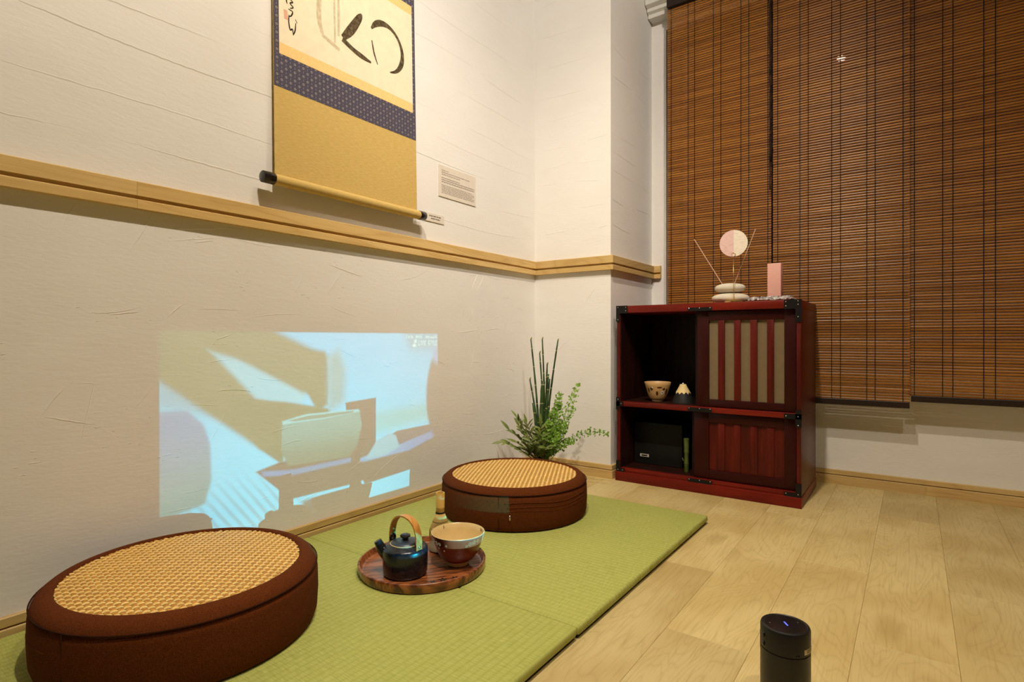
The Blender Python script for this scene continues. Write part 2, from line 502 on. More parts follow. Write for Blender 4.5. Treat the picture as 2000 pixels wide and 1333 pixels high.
profile_run(SKIRT, (1.3594, YW, 0), (XR, YW, 0), (0, -1, 0), 0, -1).build('board', M_MAPLE_X, bw)

# trowel marks standing proud of the plaster: lap ridges above the rail, short strokes below
def ridge_line(b, pts, nrm, w_, h):
    """pts on the wall plane; a low roof-shaped ridge that tapers out at both ends"""
    n = Vector(nrm); P = [Vector(p) for p in pts]; L = len(P); v = []; f = []
    for i in range(L):
        T = (P[min(i + 1, L - 1)] - P[max(i - 1, 0)]).normalized(); S = n.cross(T).normalized()
        if S.z < 0: S = -S
        e = min(i, L - 1 - i) / max(1.0, L * 0.22); e = min(1.0, e)
        v += [P[i] - S * w_ * 0.9 * e - n * 0.0002, P[i] + S * w_ * 0.2 * e + n * h * e, P[i] + S * w_ * 0.5 * e - n * 0.0002]
    for i in range(L - 1):
        for k in range(2):
            a = i * 3 + k; f.append((a, a + 1, a + 4, a + 3))
    b.add(v, f)
def wall_marks(name, parent, place, u0, u1, nrm, seed, nlow, z_low=(0.10, 0.80), zs=()):
    rq = random.Random(seed); b = MB()
    for z in zs:
        u = u0
        while u < u1:
            ln = rq.uniform(0.25, 0.8) if u1 - u0 > 1 else rq.uniform(0.10, 0.28)
            e = min(u + ln, u1 - 0.004); m = max(4, int((e - u) / 0.012)); ph = rq.uniform(0, 6); am = rq.uniform(0.002, 0.005); tl = rq.uniform(-0.02, 0.02)
            if e - u > 0.05 and rq.random() < 0.82:
                pts = [place(u + (e - u) * i / m, z + tl * (i / m) + am * sin(ph + 9 * (e - u) * i / m) + rq.uniform(-0.0008, 0.0008)) for i in range(m + 1)]
                ridge_line(b, pts, nrm, rq.uniform(0.0026, 0.0040), rq.uniform(0.0005, 0.0010))
            u = e + rq.uniform(0.01, 0.12)
    for _ in range(nlow):
        u = rq.uniform(u0 + 0.02, u1 - 0.05); z = rq.uniform(*z_low); ln = rq.choice((0.03, 0.05, 0.07, 0.10, 0.15)) * rq.uniform(0.6, 1.2)
        a = radians(rq.choice((rq.uniform(-25, 25), rq.uniform(-12, 12), rq.uniform(40, 80)))); cv = rq.uniform(-0.07, 0.07) * ln
        if u + ln > u1 - 0.01: continue
        m = max(5, int(ln / 0.008))
        pts = [place(u + ln * cos(a) * i / m, min(0.812, max(0.058, z + ln * sin(a) * i / m + cv * sin(pi * i / m) + rq.uniform(-0.0006, 0.0006)))) for i in range(m + 1)]
        ridge_line(b, pts, nrm, rq.uniform(0.0014, 0.0026), rq.uniform(0.0004, 0.0009))
        if rq.random() < 0.5:                                   # a scatter of crumbs beside the stroke
            for q in range(rq.randint(2, 6)):
                uu, zz = u + rq.uniform(-0.02, ln + 0.02), z + rq.uniform(-0.025, 0.025)
                if uu > u1 - 0.02 or zz > 0.80 or zz < 0.07: continue
                l2 = rq.uniform(0.004, 0.012)
                ridge_line(b, [place(uu + l2 * i / 4, zz + rq.uniform(-0.001, 0.001)) for i in range(5)], nrm, 0.0018, 0.0006)
    o = b.build(name, M_PLASTER, parent); o['kind'] = 'stuff'
    return o
WL = bpy.data.objects['wall_left']; WB = bpy.data.objects['wall_back']; WW = bpy.data.objects['wall_window']
ZU = (0.955, 1.050, 1.165, 1.235, 1.315, 1.430, 1.535, 1.660, 1.790, 1.920)
wall_marks('trowel_marks', WL, lambda u, z: (0.0, u, z), -0.6, YB - 0.01, (1, 0, 0), 4, 120, zs=ZU)
wall_marks('trowel_marks', WB, lambda u, z: (u, YB, z), 0.02, PX - 0.004, (0, -1, 0), 9, 16, zs=[z + 0.03 for z in ZU])
wall_marks('trowel_marks', WB, lambda u, z: (PX, u, z), YB + 0.004, YW - 0.02, (1, 0, 0), 12, 8, zs=[z + 0.05 for z in ZU[:-2]])
wall_marks('trowel_marks', WW, lambda u, z: (u, YW, z), 1.05, 2.4, (0, -1, 0), 15, 10, z_low=(0.08, 0.30))

# window: frame, mullion and panes behind the blinds
win = structure(MB().box(WX0, WX1, YW + 0.03, YW + 0.09, WZ0, WZ0 + 0.05).box(WX0, WX1, YW + 0.03, YW + 0.09, WZ1 - 0.05, WZ1)
    .box(WX0, WX0 + 0.05, YW + 0.03, YW + 0.09, WZ0 + 0.05, WZ1 - 0.05).box(WX1 - 0.05, WX1, YW + 0.03, YW + 0.09, WZ0 + 0.05, WZ1 - 0.05)
    .build('window_1', M_WINFRAME, origin=(1.17, YW, WZ0)))
BASE[win] = Vector((1.17, YW, WZ0))
MB().box(1.155, 1.185, YW + 0.035, YW + 0.085, WZ0 + 0.05, WZ1 - 0.05).build('mullion', M_WINFRAME, win)
for a, b_ in ((WX0 + 0.05, 1.155), (1.185, WX1 - 0.05)):
    MB().box(a, b_, YW + 0.055, YW + 0.061, WZ0 + 0.05, WZ1 - 0.05).build('pane', M_GLASS, win)

# white stepped moulding above the blinds
mo = [(0.0, 1.975), (0.052, 1.975), (0.052, 1.992), (0.066, 1.998), (0.066, 2.012), (0.088, 2.020), (0.088, 2.075), (0.0, 2.075)]
structure(profile_run(mo, (PX + 0.004, YW, 0), (1.9, YW, 0), (0, -1, 0)).build('trim_5', M_MOULD, origin=(1.1, YW, 1.975)))

# ------------------------------------------------------------------ blinds
def blind(label, x0, x1, yf, ztop, zbot, cords, seed):
    rnd = random.Random(seed)
    t = thing('bamboo_blind', label, 'blind', ((x0 + x1) / 2, yf, zbot), 'bamboo blinds over the window')
    pitch = 0.0097; hgt = 0.0083; th = 0.0030
    b = MB(); z = zbot + 0.024
    while z < ztop - 0.004:
        tilt = rnd.uniform(-0.0004, 0.0004); dz = rnd.uniform(-0.0001, 0.0001)
        h = hgt * rnd.uniform(0.96, 1.02)
        sec = []
        for k in range(8):
            a = pi / 8 + k * pi / 4
            sec.append((sin(a) * th * 0.5 * 1.05 + tilt * cos(a), cos(a) * h * 0.5))
        sag = rnd.uniform(-0.0002, 0.0002)
        v = []
        for xx, s in ((x0, 0.0), (x1, sag)):
            for dy, dh in sec: v.append((xx, yf + dy, z + dz + dh + s))
        f = [(k, (k + 1) % 8, 8 + (k + 1) % 8, 8 + k) for k in range(8)] + [tuple(range(7, -1, -1)), tuple(range(8, 16))]
        b.add(v, f); z += pitch
    o = shade_auto(b.build('slats', M_SLAT, t), 60); o['kind'] = 'stuff'
    MB().box(x0 + (0.009 if seed == 3 else 0.001), x1 - 0.001, yf - 0.006, yf + 0.006, zbot, zbot + 0.022, 0.002).build('bottom_bar', M_IRON_B, t)
    MB().box(x0 + (0.009 if seed == 3 else 0.0), x1, yf - 0.016, yf + 0.014, ztop, ztop + 0.035, 0.002).build('head_rail', M_IRON_B, t)
    for cx in cords:
        MB().box(cx - 0.0011, cx + 0.0011, yf - 0.0032, yf - 0.0018, zbot + 0.02, ztop).build('ladder_cord', M_CORD, t)
    return t
M_IRON_B = material('dark_blind_rail', srgb(40, 26, 20), 0.45, 0.4)
bl = blind('bamboo blind nearest the corner pillar, hanging behind the cabinet', 0.461, 0.874, 2.376, 1.968, 0.345, [0.477, 0.550, 0.577, 0.654, 0.684, 0.762, 0.792, 0.862], 1)
bm_ = blind('middle bamboo blind with the dark knotted pull cord at its edge', 0.881, 1.3145, 2.371, 1.968, 0.309, [0.898, 0.975, 1.003, 1.080, 1.108, 1.189, 1.214, 1.295], 2)
blind('rightmost bamboo blind at the dim edge of the photo', 1.3085, 1.765, 2.383, 1.968, 0.332, [1.327, 1.404, 1.431, 1.510, 1.539, 1.625, 1.655, 1.740], 3)
# pull cord: two strands, a knotted bunch and a tassel
rnd = random.Random(5)
for k, (dx, z0) in enumerate(((-0.0035, 1.10), (0.002, 1.24))):
    pth = []; z = 1.962
    while z > z0:
        pth.append((0.877 + dx + rnd.uniform(-0.001, 0.001), 2.352 + rnd.uniform(-0.001, 0.001), z)); z -= 0.03
    MB().tube(pth, 0.0019, 6).build('pull_cord', M_CORD, bm_, True)
pth = []
for i in range(60):
    u = i / 59
    pth.append((0.8785 + 0.004 * sin(u * 40) * (0.3 + u), 2.350 + 0.003 * cos(u * 33), 1.62 - 0.40 * u))
MB().tube(pth, 0.0016, 6).build('cord_loop', M_CORD, bm_, True)
MB().tube([(0.8765, 2.351, 1.30), (0.8765, 2.351, 1.26), (0.8765, 2.351, 1.23)], [0.003, 0.0052, 0.004], 10).build('cord_tassel', M_CORD, bm_, True)

# ------------------------------------------------------------------ tatami
def tatami(label, x0, x1, y0, y1, mat):
    t = thing('tatami_mat', label, 'tatami mat', ((x0 + x1) / 2, (y0 + y1) / 2, 0), 'folding tatami mats')
    o = MB().box(x0, x1, y0, y1, 0.006, 0.024, 0.005).build('woven_top', mat, t); shade_auto(o, 60)
    MB().box(x0 + 0.006, x1 - 0.006, y0 + 0.004, y1 - 0.004, 0.0, 0.006).build('underside', M_BLACK, t)
    return t
tatami('green tatami mat under the tea tray, nearest the viewer', 0.015, 0.825, 0.110, 0.9105, M_TAT_Y)
tatami('green tatami mat under the far cushion, nearest the cabinet', 0.015, 0.827, 0.9115, 1.708, M_TAT_X)

# ------------------------------------------------------------------ floor cushions
def cushion(label, cx, cy, R, rot, seam_angle, wrinkles, zip_angle=None):
    zb, H = 0.024, 0.118
    t = thing('floor_cushion', label, 'floor cushion', (cx, cy, zb), 'round floor cushions')
    c = (cx, cy, zb); Rw = 0.193
    prof = [(R - 0.016, 0.0), (R - 0.004, 0.004), (R, 0.016), (R + 0.002, 0.05), (R + 0.001, 0.085), (R - 0.002, 0.100)]
    o = MB().lathe(prof, c, 96, True).build('side_panel', M_FABRIC, t, True)
    top = [(R - 0.0025, 0.1005), (R - 0.006, 0.107), (R - 0.014, 0.1135), (Rw + 0.002, 0.1175), (Rw - 0.002, 0.1165), (Rw - 0.004, 0.112)]
    MB().lathe(top, c, 96, False).build('top_border', M_FABRIC, t, True)
    ring = [(cx + (R - 0.0005) * cos(a * 2 * pi / 96), cy + (R - 0.0005) * sin(a * 2 * pi / 96), zb + 0.1005) for a in range(97)]
    MB().tube(ring, 0.0013, 6, False).build('piping', M_SEAM, t, True)
    for hz, a0, a1 in wrinkles:
        pts = [(cx + (R + 0.0008) * cos(a0 + (a1 - a0) * i / 40), cy + (R + 0.0008) * sin(a0 + (a1 - a0) * i / 40), zb + hz + 0.003 * sin(i * 0.2)) for i in range(41)]
        MB().tube(pts, 0.0016, 6).build('seam', M_FABRIC, t, True)
    sa = [(cx + (R + 0.0006) * cos(seam_angle), cy + (R + 0.0006) * sin(seam_angle), zb + z) for z in (0.006, 0.03, 0.06, 0.099)]
    MB().tube(sa, 0.0010, 6).build('vertical_seam', M_SEAM, t, True)
    if zip_angle is not None:
        p = Vector((cx + (R + 0.003) * cos(zip_angle), cy + (R + 0.003) * sin(zip_angle), zb + 0.05))
        MB().tube([p, p + Vector((0, 0, -0.006)), p + Vector((0.001, -0.001, -0.013))], [0.0014, 0.0024, 0.0018], 8).build('zip_pull', M_NAIL, t, True)
    # woven seat: backing disc and interlaced strips
    back = MB().lathe([(Rw - 0.001, 0.108), (Rw - 0.001, 0.1105)], c, 64, True).build('woven_seat', M_RATTAN_D, t)
    p = 0.0087; wd = 0.0074; A = 0.0012
    n = int(Rw / p)
    for d in (0, 1):
        for i in range(-n, n + 1):
            off = i * p
            L = sqrt(max(Rw ** 2 - (abs(off) + wd * 0.5) ** 2, 0)) - 0.001
            if L < 0.012: continue
            ns = max(4, int(2 * L / (p / 4)))
            v = []; f = []
            for j in range(ns + 1):
                s = -L + 2 * L * j / ns
                zz = A * (1 if d == 0 else -1) * cos(pi * s / p) * (1 if i % 2 == 0 else -1)
                for q, crown in ((-0.5, -0.0009), (0.0, 0.0003), (0.5, -0.0009)):
                    a, b_ = (s, off + q * wd) if d == 0 else (off + q * wd, s)
                    dome = 0.004 * (1 - (a * a + b_ * b_) / (Rw * Rw))
                    X = a * cos(rot) - b_ * sin(rot); Y = a * sin(rot) + b_ * cos(rot)
                    v.append((cx + X, cy + Y, zb + 0.1128 + zz + crown + dome))
            for j in range(ns):
                for q in range(2):
                    k = j * 3 + q
                    f.append((k, k + 1, k + 4, k + 3))
            obj('woven_strip', v, f, M_RATTAN_A if d == 0 else M_RATTAN_B, back, True)
    return t
cushion('brown round cushion with woven rattan seat, nearest the viewer', 0.2505, 0.4972, 0.222, radians(80), radians(-70), [(0.062, radians(-175), radians(-80))])
cushion('brown round cushion with woven rattan seat beside the plant', 0.3230, 1.4240, 0.220, radians(72), radians(-66), [(0.080, radians(-62), radians(12)), (0.068, radians(-60), radians(10)), (0.058, radians(-64), radians(8))], radians(-58))

# ------------------------------------------------------------------ tray, kettle, bowl, whisk
def b_tray(nt, b):
    P = coords(nt); s = nt.sep(P)
    r = nt.m('MULTIPLY', nt.m('ADD', nt.m('MULTIPLY', s[0], 0.8), nt.m('MULTIPLY', s[1], -0.6)), 150.0)
    wv = nt.noise(nt.comb(nt.m('MULTIPLY', r, 1.0), nt.m('MULTIPLY', s[1], 18.0), nt.m('MULTIPLY', s[2], 30.0)), 1.0, 2.0, 0.5, 0.6)
    nt.put(b.inputs['Base Color'], nt.mix(nt.remap(wv, 0.36, 0.62), (0.085, 0.020, 0.007, 1), (0.36, 0.115, 0.034, 1)))
M_TRAY = material('reddish_lacquered_tray_wood', rough=0.30, spec=0.5, build=b_tray, coat=0.3)
TX, TY, TR = 0.405, 0.941, 0.1435
tray = thing('tea_tray', 'round reddish wooden tray on the tatami holding the kettle and bowl', 'tray', (TX, TY, 0.024))
c = (TX, TY, 0.024)
MB().lathe([(TR - 0.012, 0.0), (TR - 0.012, 0.0068), (0.0001, 0.0068)], c, 72).build('tray_floor', M_TRAY, tray)
shade_auto(MB().lathe([(TR - 0.012, 0.0), (TR - 0.004, 0.0), (TR - 0.001, 0.003), (TR + 0.0010, 0.0205), (TR - 0.0006, 0.0222), (TR - 0.0036, 0.0222), (TR - 0.0050, 0.0205), (TR - 0.0062, 0.0105), (TR - 0.0090, 0.0072), (TR - 0.012, 0.0068)], c, 72, False).build('tray_rim', M_TRAY, tray), 50)
def blossom(cx, cy, z, r, rot):
    b = MB()
    for k in range(5):
        a = rot + k * 2 * pi / 5
        px, py = cx + cos(a) * r * 0.55, cy + sin(a) * r * 0.55
        pts = [(px + cos(a) * r * 0.42 * cos(q) - sin(a) * r * 0.26 * sin(q), py + sin(a) * r * 0.42 * cos(q) + cos(a) * r * 0.26 * sin(q), z) for q in [i * 2 * pi / 8 for i in range(8)]]
        b.add(pts, [tuple(range(8))])
    return b
for (bx, by, br) in ((0.500, 0.905, 0.011), (0.515, 0.928, 0.009), (0.492, 0.884, 0.008)):
    blossom(bx, by, 0.0311, br, bx * 40).build('blossom_mark', M_BLACK, tray)

ZT = 0.031
# kettle
def b_kettle(nt, b):
    n = nt.noise(coords(nt), 70.0, 2.0)
    nt.put(b.inputs['Base Color'], nt.mix(n, (0.006, 0.008, 0.013, 1), (0.011, 0.014, 0.021, 1)))
    nt.put(b.inputs['Roughness'], nt.remap(n, 0.3, 0.7, 0.20, 0.32))
M_KETTLE = material('black_glazed_iron', rough=0.25, spec=0.6, build=b_kettle)
M_LID = material('blue_black_lid', (0.035, 0.050, 0.070, 1), 0.35, 0.5)
M_RING = material('cream_lid_ring', srgb(176, 160, 120), 0.45)
M_BENT = material('bent_wood_strap', rough=0.4, build=wood_builder(srgb(214, 156, 78), srgb(196, 132, 58), srgb(150, 92, 36), 0, 1.2, False))
KX, KY = 0.408, 0.884
ket = thing('tea_kettle', 'small black kettle with bent wooden handle on the tray', 'kettle', (KX, KY, ZT))
c = (KX, KY, ZT)
shade_auto(MB().lathe([(0.043, 0.0), (0.0465, 0.002), (0.0485, 0.008), (0.0492, 0.030), (0.0494, 0.054), (0.0485, 0.0585), (0.046, 0.0608), (0.038, 0.0640), (0.034, 0.0665), (0.033, 0.0650)], c, 64).build('body', M_KETTLE, ket), 50)
shade_auto(MB().lathe([(0.0335, 0.0648), (0.0338, 0.0678), (0.0318, 0.0690), (0.0310, 0.0675)], c, 48, False).build('lid_ring', M_RING, ket), 60)
lid = shade_auto(MB().lathe([(0.0312, 0.0670), (0.0300, 0.0700), (0.020, 0.0725), (0.009, 0.0735), (0.0001, 0.0738)], c, 48, False).build('lid', M_LID, ket), 60)
shade_auto(MB().lathe([(0.0075, 0.0728), (0.0065, 0.0775), (0.0085, 0.0800), (0.0115, 0.0815), (0.0115, 0.0840), (0.0085, 0.0858), (0.0001, 0.0862)], c, 32, False).build('knob', M_KETTLE, lid), 50)
sd = Vector((-0.80, -0.60, 0)).normalized(); K0 = Vector(c)
shade_auto(MB().tube([K0 + sd * 0.040 + Vector((0, 0, 0.040)), K0 + sd * 0.050 + Vector((0, 0, 0.052)), K0 + sd * 0.056 + Vector((0, 0, 0.062)), K0 + sd * 0.061 + Vector((0, 0, 0.072))], [0.0135, 0.0120, 0.0095, 0.0082], 16).build('spout', M_KETTLE, ket), 50)
hd = Vector((1, -0.05, 0)).normalized()
arc = []
for i in range(33):
    a = pi * i / 32
    r_ = 0.0440; px_ = cos(a)
    hz = 0.064 + 0.062 * max(sin(a), 0) ** 0.62
    arc.append(K0 + hd * (r_ * (1 - 0.05 * sin(a)) * (abs(px_) ** 0.92) * (1 if px_ >= 0 else -1)) + Vector((0, 0, hz)))
arc = [K0 + hd * 0.0445 + Vector((0, 0, 0.056))] + arc + [K0 - hd * 0.0445 + Vector((0, 0, 0.058))]
shade_auto(MB().strap(arc, hd.cross(Vector((0, 0, 1))), 0.0165, 0.0032).build('handle', M_BENT, ket), 40)
for s_ in (1, -1):
    p = K0 + hd * (0.0405 * s_)
    b = MB()
    ringp = [p + hd.cross(Vector((0, 0, 1))) * 0.0 + hd * (0.0015 * s_) + Vector((0, 0, 0.070)) + (hd.cross(Vector((0, 0, 1))) * cos(q) * 0.0065 + Vector((0, 0, 1)) * sin(q) * 0.0075) for q in [i * 2 * pi / 16 for i in range(17)]]
    b.tube(ringp, 0.0026, 8, False)
    b.ball(p + Vector((0, 0, 0.0665)), 0.0055, 0.7, 1.2, 0.9)
    b.build('handle_lug', M_KETTLE, ket, True)
pr = K0 + hd * 0.0465 + Vector((0, 0, 0.067))
MB().ball(pr, 0.0030, 0.5, 1, 1).build('rivet', M_NAIL, ket, True)

# tea bowl
BX, BY = 0.468, 0.992
M_BOWL_IN = material('cream_glaze', srgb(226, 198, 138), 0.25, 0.5)
M_BOWL_RED = material('russet_glaze', (0.20, 0.030, 0.012, 1), 0.28, 0.5)
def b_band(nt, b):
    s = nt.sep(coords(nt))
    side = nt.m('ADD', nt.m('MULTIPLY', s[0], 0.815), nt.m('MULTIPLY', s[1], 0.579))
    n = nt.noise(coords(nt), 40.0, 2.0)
    f = nt.remap(nt.m('ADD', side, nt.m('MULTIPLY', nt.m('SUBTRACT', n, 0.5), 0.02)), -0.034, -0.002)  # pink glaze; brown on the left is missing beam light put into colour
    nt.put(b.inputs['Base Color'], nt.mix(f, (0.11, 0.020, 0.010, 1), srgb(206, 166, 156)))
M_BOWL_BAND = material('pink_glaze_shaded_left', rough=0.25, spec=0.5, build=b_band)
M_WHITE = material('white_enamel', srgb(236, 232, 224), 0.35, 0.4)
M_GREY_INK = material('grey_ink', srgb(92, 84, 70), 0.6)
bowl = thing('tea_bowl', 'russet tea bowl with pale blossom band, cream inside, on the tray', 'bowl', (BX, BY, ZT))
c = (BX, BY, ZT)
def rb(z): return 0.0275 + 0.0340 * (max(z - 0.0105, 0) / 0.0635) ** 0.52
shade_auto(MB().lathe([(rb(z) - 0.003 if z > 0.0125 else 0.0001, z) for z in (0.0125, 0.0130, 0.0155, 0.020, 0.028, 0.038, 0.050, 0.062, 0.0735)] + [(rb(0.074) - 0.0012, 0.0750), (rb(0.074), 0.0740)], c, 72, False).build('inner_glaze', M_BOWL_IN, bowl), 60)
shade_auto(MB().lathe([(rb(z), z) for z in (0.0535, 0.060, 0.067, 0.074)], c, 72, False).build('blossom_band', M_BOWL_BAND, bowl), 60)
shade_auto(MB().lathe([(0.018, 0.0100)] + [(rb(z), z) for z in (0.0105, 0.0112, 0.0130, 0.018, 0.026, 0.036, 0.046, 0.0535)], c, 72, False).build('outer_glaze', M_BOWL_RED, bowl), 60)
shade_auto(MB().lathe([(0.0235, 0.0), (0.0252, 0.0008), (0.0262, 0.0104), (0.020, 0.0108)], c, 48).build('foot_ring', M_BOWL_IN, bowl), 50)
def on_bowl(ang, z, r, rot, name, mat, petals=5):
    b = MB(); R0 = rb(z) + 0.0004
    e1 = Vector((-sin(ang), cos(ang), 0)); e2 = Vector((cos(ang) * 0.2, sin(ang) * 0.2, 1)).normalized(); nn = Vector((cos(ang), sin(ang), 0))
    ctr = Vector((BX + R0 * cos(ang), BY + R0 * sin(ang), ZT + z))
    for k in range(petals):
        a = rot + k * 2 * pi / petals
        cc = ctr + (e1 * cos(a) + e2 * sin(a)) * r * 0.55
        pts = [cc + (e1 * cos(a) + e2 * sin(a)) * (r * 0.42 * cos(q)) + (-e1 * sin(a) + e2 * cos(a)) * (r * 0.36 * sin(q)) + nn * 0.0003 for q in [i * pi / 4 for i in range(8)]]
        b.add(pts, [tuple(range(8))])
    return b.build(name, mat, bowl)
for (ad, z, r) in ((-115, 0.063, 0.0058), (-104, 0.060, 0.0062), (-94, 0.060, 0.0050), (-76, 0.059, 0.0034), (-84, 0.0455, 0.0026), (-100, 0.049, 0.003), (-22, 0.062, 0.0062), (-12, 0.064, 0.0065), (-30, 0.058, 0.0040), (-2, 0.065, 0.005), (-126, 0.066, 0.005), (-134, 0.058, 0.0045)):
    on_bowl(radians(ad), z, r, ad * 0.7, 'blossom', M_WHITE)
# small grey twig marks inside the rim
for ad in (52, 60, 168):
    a = radians(ad); R0 = rb(0.066) - 0.0034
    p = Vector((BX + R0 * cos(a), BY + R0 * sin(a), ZT + 0.067))
    MB().tube([p, p + Vector((0.002, -0.001, 0.003)), p + Vector((-0.001, 0.001, 0.006))], 0.0007, 5).build('twig_mark', M_GREY_INK, bowl)

# whisk on its holder
WXc, WYc = 0.378, 1.030
M_BAMBOO = material('pale_bamboo', srgb(220, 178, 92), 0.45, 0.4)
M_TINE = material('bamboo_tines', srgb(206, 176, 104), 0.55, 0.3)
M_HOLD = material('grey_glazed_holder', srgb(168, 152, 126), 0.3, 0.5)
c = (WXc, WYc, ZT)
hold = thing('whisk_holder', 'grey ceramic whisk holder behind the tea bowl', 'holder', c)
shade_auto(MB().lathe([(0.022, 0.0), (0.027, 0.003), (0.028, 0.014), (0.021, 0.026), (0.018, 0.040), (0.0155, 0.058), (0.012, 0.070), (0.0001, 0.073)], c, 48).build('holder_body', M_HOLD, hold), 50)
wh = thing('tea_whisk', 'pale bamboo tea whisk standing on its holder behind the bowl', 'whisk', (WXc, WYc, ZT + 0.05))
shade_auto(MB().lathe([(0.0096, 0.093), (0.0104, 0.095), (0.0104, 0.104), (0.0108, 0.105), (0.0104, 0.106), (0.0110, 0.1395), (0.0105, 0.1405), (0.0082, 0.1400), (0.0080, 0.125), (0.0001, 0.124)], c, 40).build('grip', M_BAMBOO, wh), 50)
shade_auto(MB().lathe([(0.0112, 0.0905), (0.0118, 0.092), (0.0112, 0.0935)], c, 40).build('thread_binding', M_BLACK, wh), 50)
b = MB()
for k in range(64):
    a = 2 * pi * k / 64
    pts = []
    for (r_, z_) in ((0.0100, 0.092), (0.0150, 0.078), (0.0220, 0.062), (0.0270, 0.050), (0.0268, 0.036), (0.0235, 0.028)):
        pts.append((WXc + r_ * cos(a), WYc + r_ * sin(a), ZT + z_))
    b.tube(pts, [0.0006, 0.0007, 0.0007, 0.0006, 0.0004, 0.0003], 4)
tn = b.build('tines', M_TINE, wh, True); tn['kind'] = 'stuff'
ring = [(WXc + 0.0178 * cos(q), WYc + 0.0178 * sin(q), ZT + 0.0715) for q in [i * 2 * pi / 40 for i in range(41)]]
MB().tube(ring, 0.0009, 5, False).build('thread_ring', M_BLACK, wh, True)
shade_auto(MB().lathe([(0.0090, 0.0925), (0.0125, 0.080), (0.0170, 0.0705)], c, 40, False).build('inner_bundle', M_TINE, wh), 60)

# ------------------------------------------------------------------ pocket projector (the cylinder in front) and its beam
QX, QY, QR = 1.1674, 0.9308, 0.0345
pj = thing('pocket_projector', 'black cylindrical pocket projector standing on the plank floor', 'projector', (QX, QY, 0))
c = (QX, QY, 0)
M_PJ = material('satin_black_plastic', (0.008, 0.008, 0.008, 1), 0.38, 0.4)
M_PJ2 = material('gloss_black_top', (0.006, 0.006, 0.007, 1), 0.15, 0.5)
shade_auto(MB().lathe([(0.032, 0.0), (QR - 0.001, 0.0015), (QR, 0.004), (QR, 0.086)], c, 64).build('body', M_PJ, pj), 40)
shade_auto(MB().lathe([(QR - 0.0012, 0.0860), (QR - 0.0012, 0.0875)], c, 64, False).build('groove', M_BLACK, pj), 40)
shade_auto(MB().lathe([(QR, 0.0875), (QR, 0.1175), (QR - 0.0012, 0.1203), (QR - 0.0042, 0.1213), (QR - 0.0050, 0.1206), (0.0001, 0.1200)], c, 64).build('top_section', M_PJ, pj), 40)
shade_auto(MB().lathe([(QR - 0.0065, 0.1199), (QR - 0.0070, 0.1207), (0.0001, 0.1209)], c, 64).build('touch_top', M_PJ2, pj), 40)
def b_blue(nt, b):
    e = nt.new('ShaderNodeEmission'); e.inputs[0].default_value = (0.10, 0.12, 1.0, 1); e.inputs[1].default_value = 2.2
    nt.t.links.new(e.outputs[0], nt.t.nodes['Material Output'].inputs[0])
M_BLUE = material('blue_power_light', build=b_blue)
rt = Vector((cos(0.6172), sin(0.6172), 0)); fw = Vector((-sin(0.6172), cos(0.6172), 0))
def flat_bar(p, d, w_, l_, z):
    d = d.normalized(); n = Vector((-d.y, d.x, 0))
    return MB().add([Vector((p.x, p.y, z)) + d * a * l_ / 2 + n * b_ * w_ / 2 for a, b_ in ((-1, -1), (1, -1), (1, 1), (-1, 1))], [(0, 1, 2, 3)])
flat_bar(Vector((QX, QY, 0)) + rt * 0.001, fw, 0.0022, 0.012, 0.1212).build('power_light', M_BLUE, pj)
for d_ in (-0.021, 0.021):
    pnt = Vector((QX, QY, 0)) + rt * d_ + fw * 0.004
    MB().lathe([(0.0012, 0.1209), (0.0001, 0.1212)], (pnt.x, pnt.y, 0), 12).build('touch_mark', M_NAIL, pj)
# little sticker wrapped round the right flank
sv = []; a0 = radians(-34)
for i in range(7):
    a = a0 + 0.84 * i / 6
    for z in (0.091, 0.0985): sv.append((QX + (QR + 0.0003) * cos(a), QY + (QR + 0.0003) * sin(a), z))
obj('sticker', sv, [(2 * i, 2 * i + 2, 2 * i + 3, 2 * i + 1) for i in range(6)], material('cream_sticker', srgb(206, 190, 150), 0.6), pj)
for zz in (0.0930, 0.0958):
    sv = []
    for i in range(5):
        a = a0 + 0.14 + 0.5 * i / 4
        for z in (zz, zz + 0.0014): sv.append((QX + (QR + 0.0005) * cos(a), QY + (QR + 0.0005) * sin(a), z))
    obj('sticker_print', sv, [(2 * i, 2 * i + 2, 2 * i + 3, 2 * i + 1) for i in range(4)], M_GREY_INK, pj)
# lens window and side buttons
lens = MB(); 
sv = []
for i in range(9):
    a = pi - 0.40 + 0.80 * i / 8
    for z in (0.080, 0.104): sv.append((QX + (QR + 0.0004) * cos(a), QY + (QR + 0.0004) * sin(a), z))
obj('lens_window', sv, [(2 * i, 2 * i + 2, 2 * i + 3, 2 * i + 1) for i in range(8)], M_PJ2, pj, True)
for z in (0.095, 0.108):
    a = pi + 0.75
    MB().ball((QX + QR * cos(a), QY + QR * sin(a), z), 0.003, 0.6, 1, 1.2).build('side_button', M_PJ, pj, True)
a = -0.9
MB().ball((QX + QR * cos(a), QY + QR * sin(a), 0.0905), 0.002, 1.4, 1.4, 0.5).build('front_button', M_PJ2, pj, True)

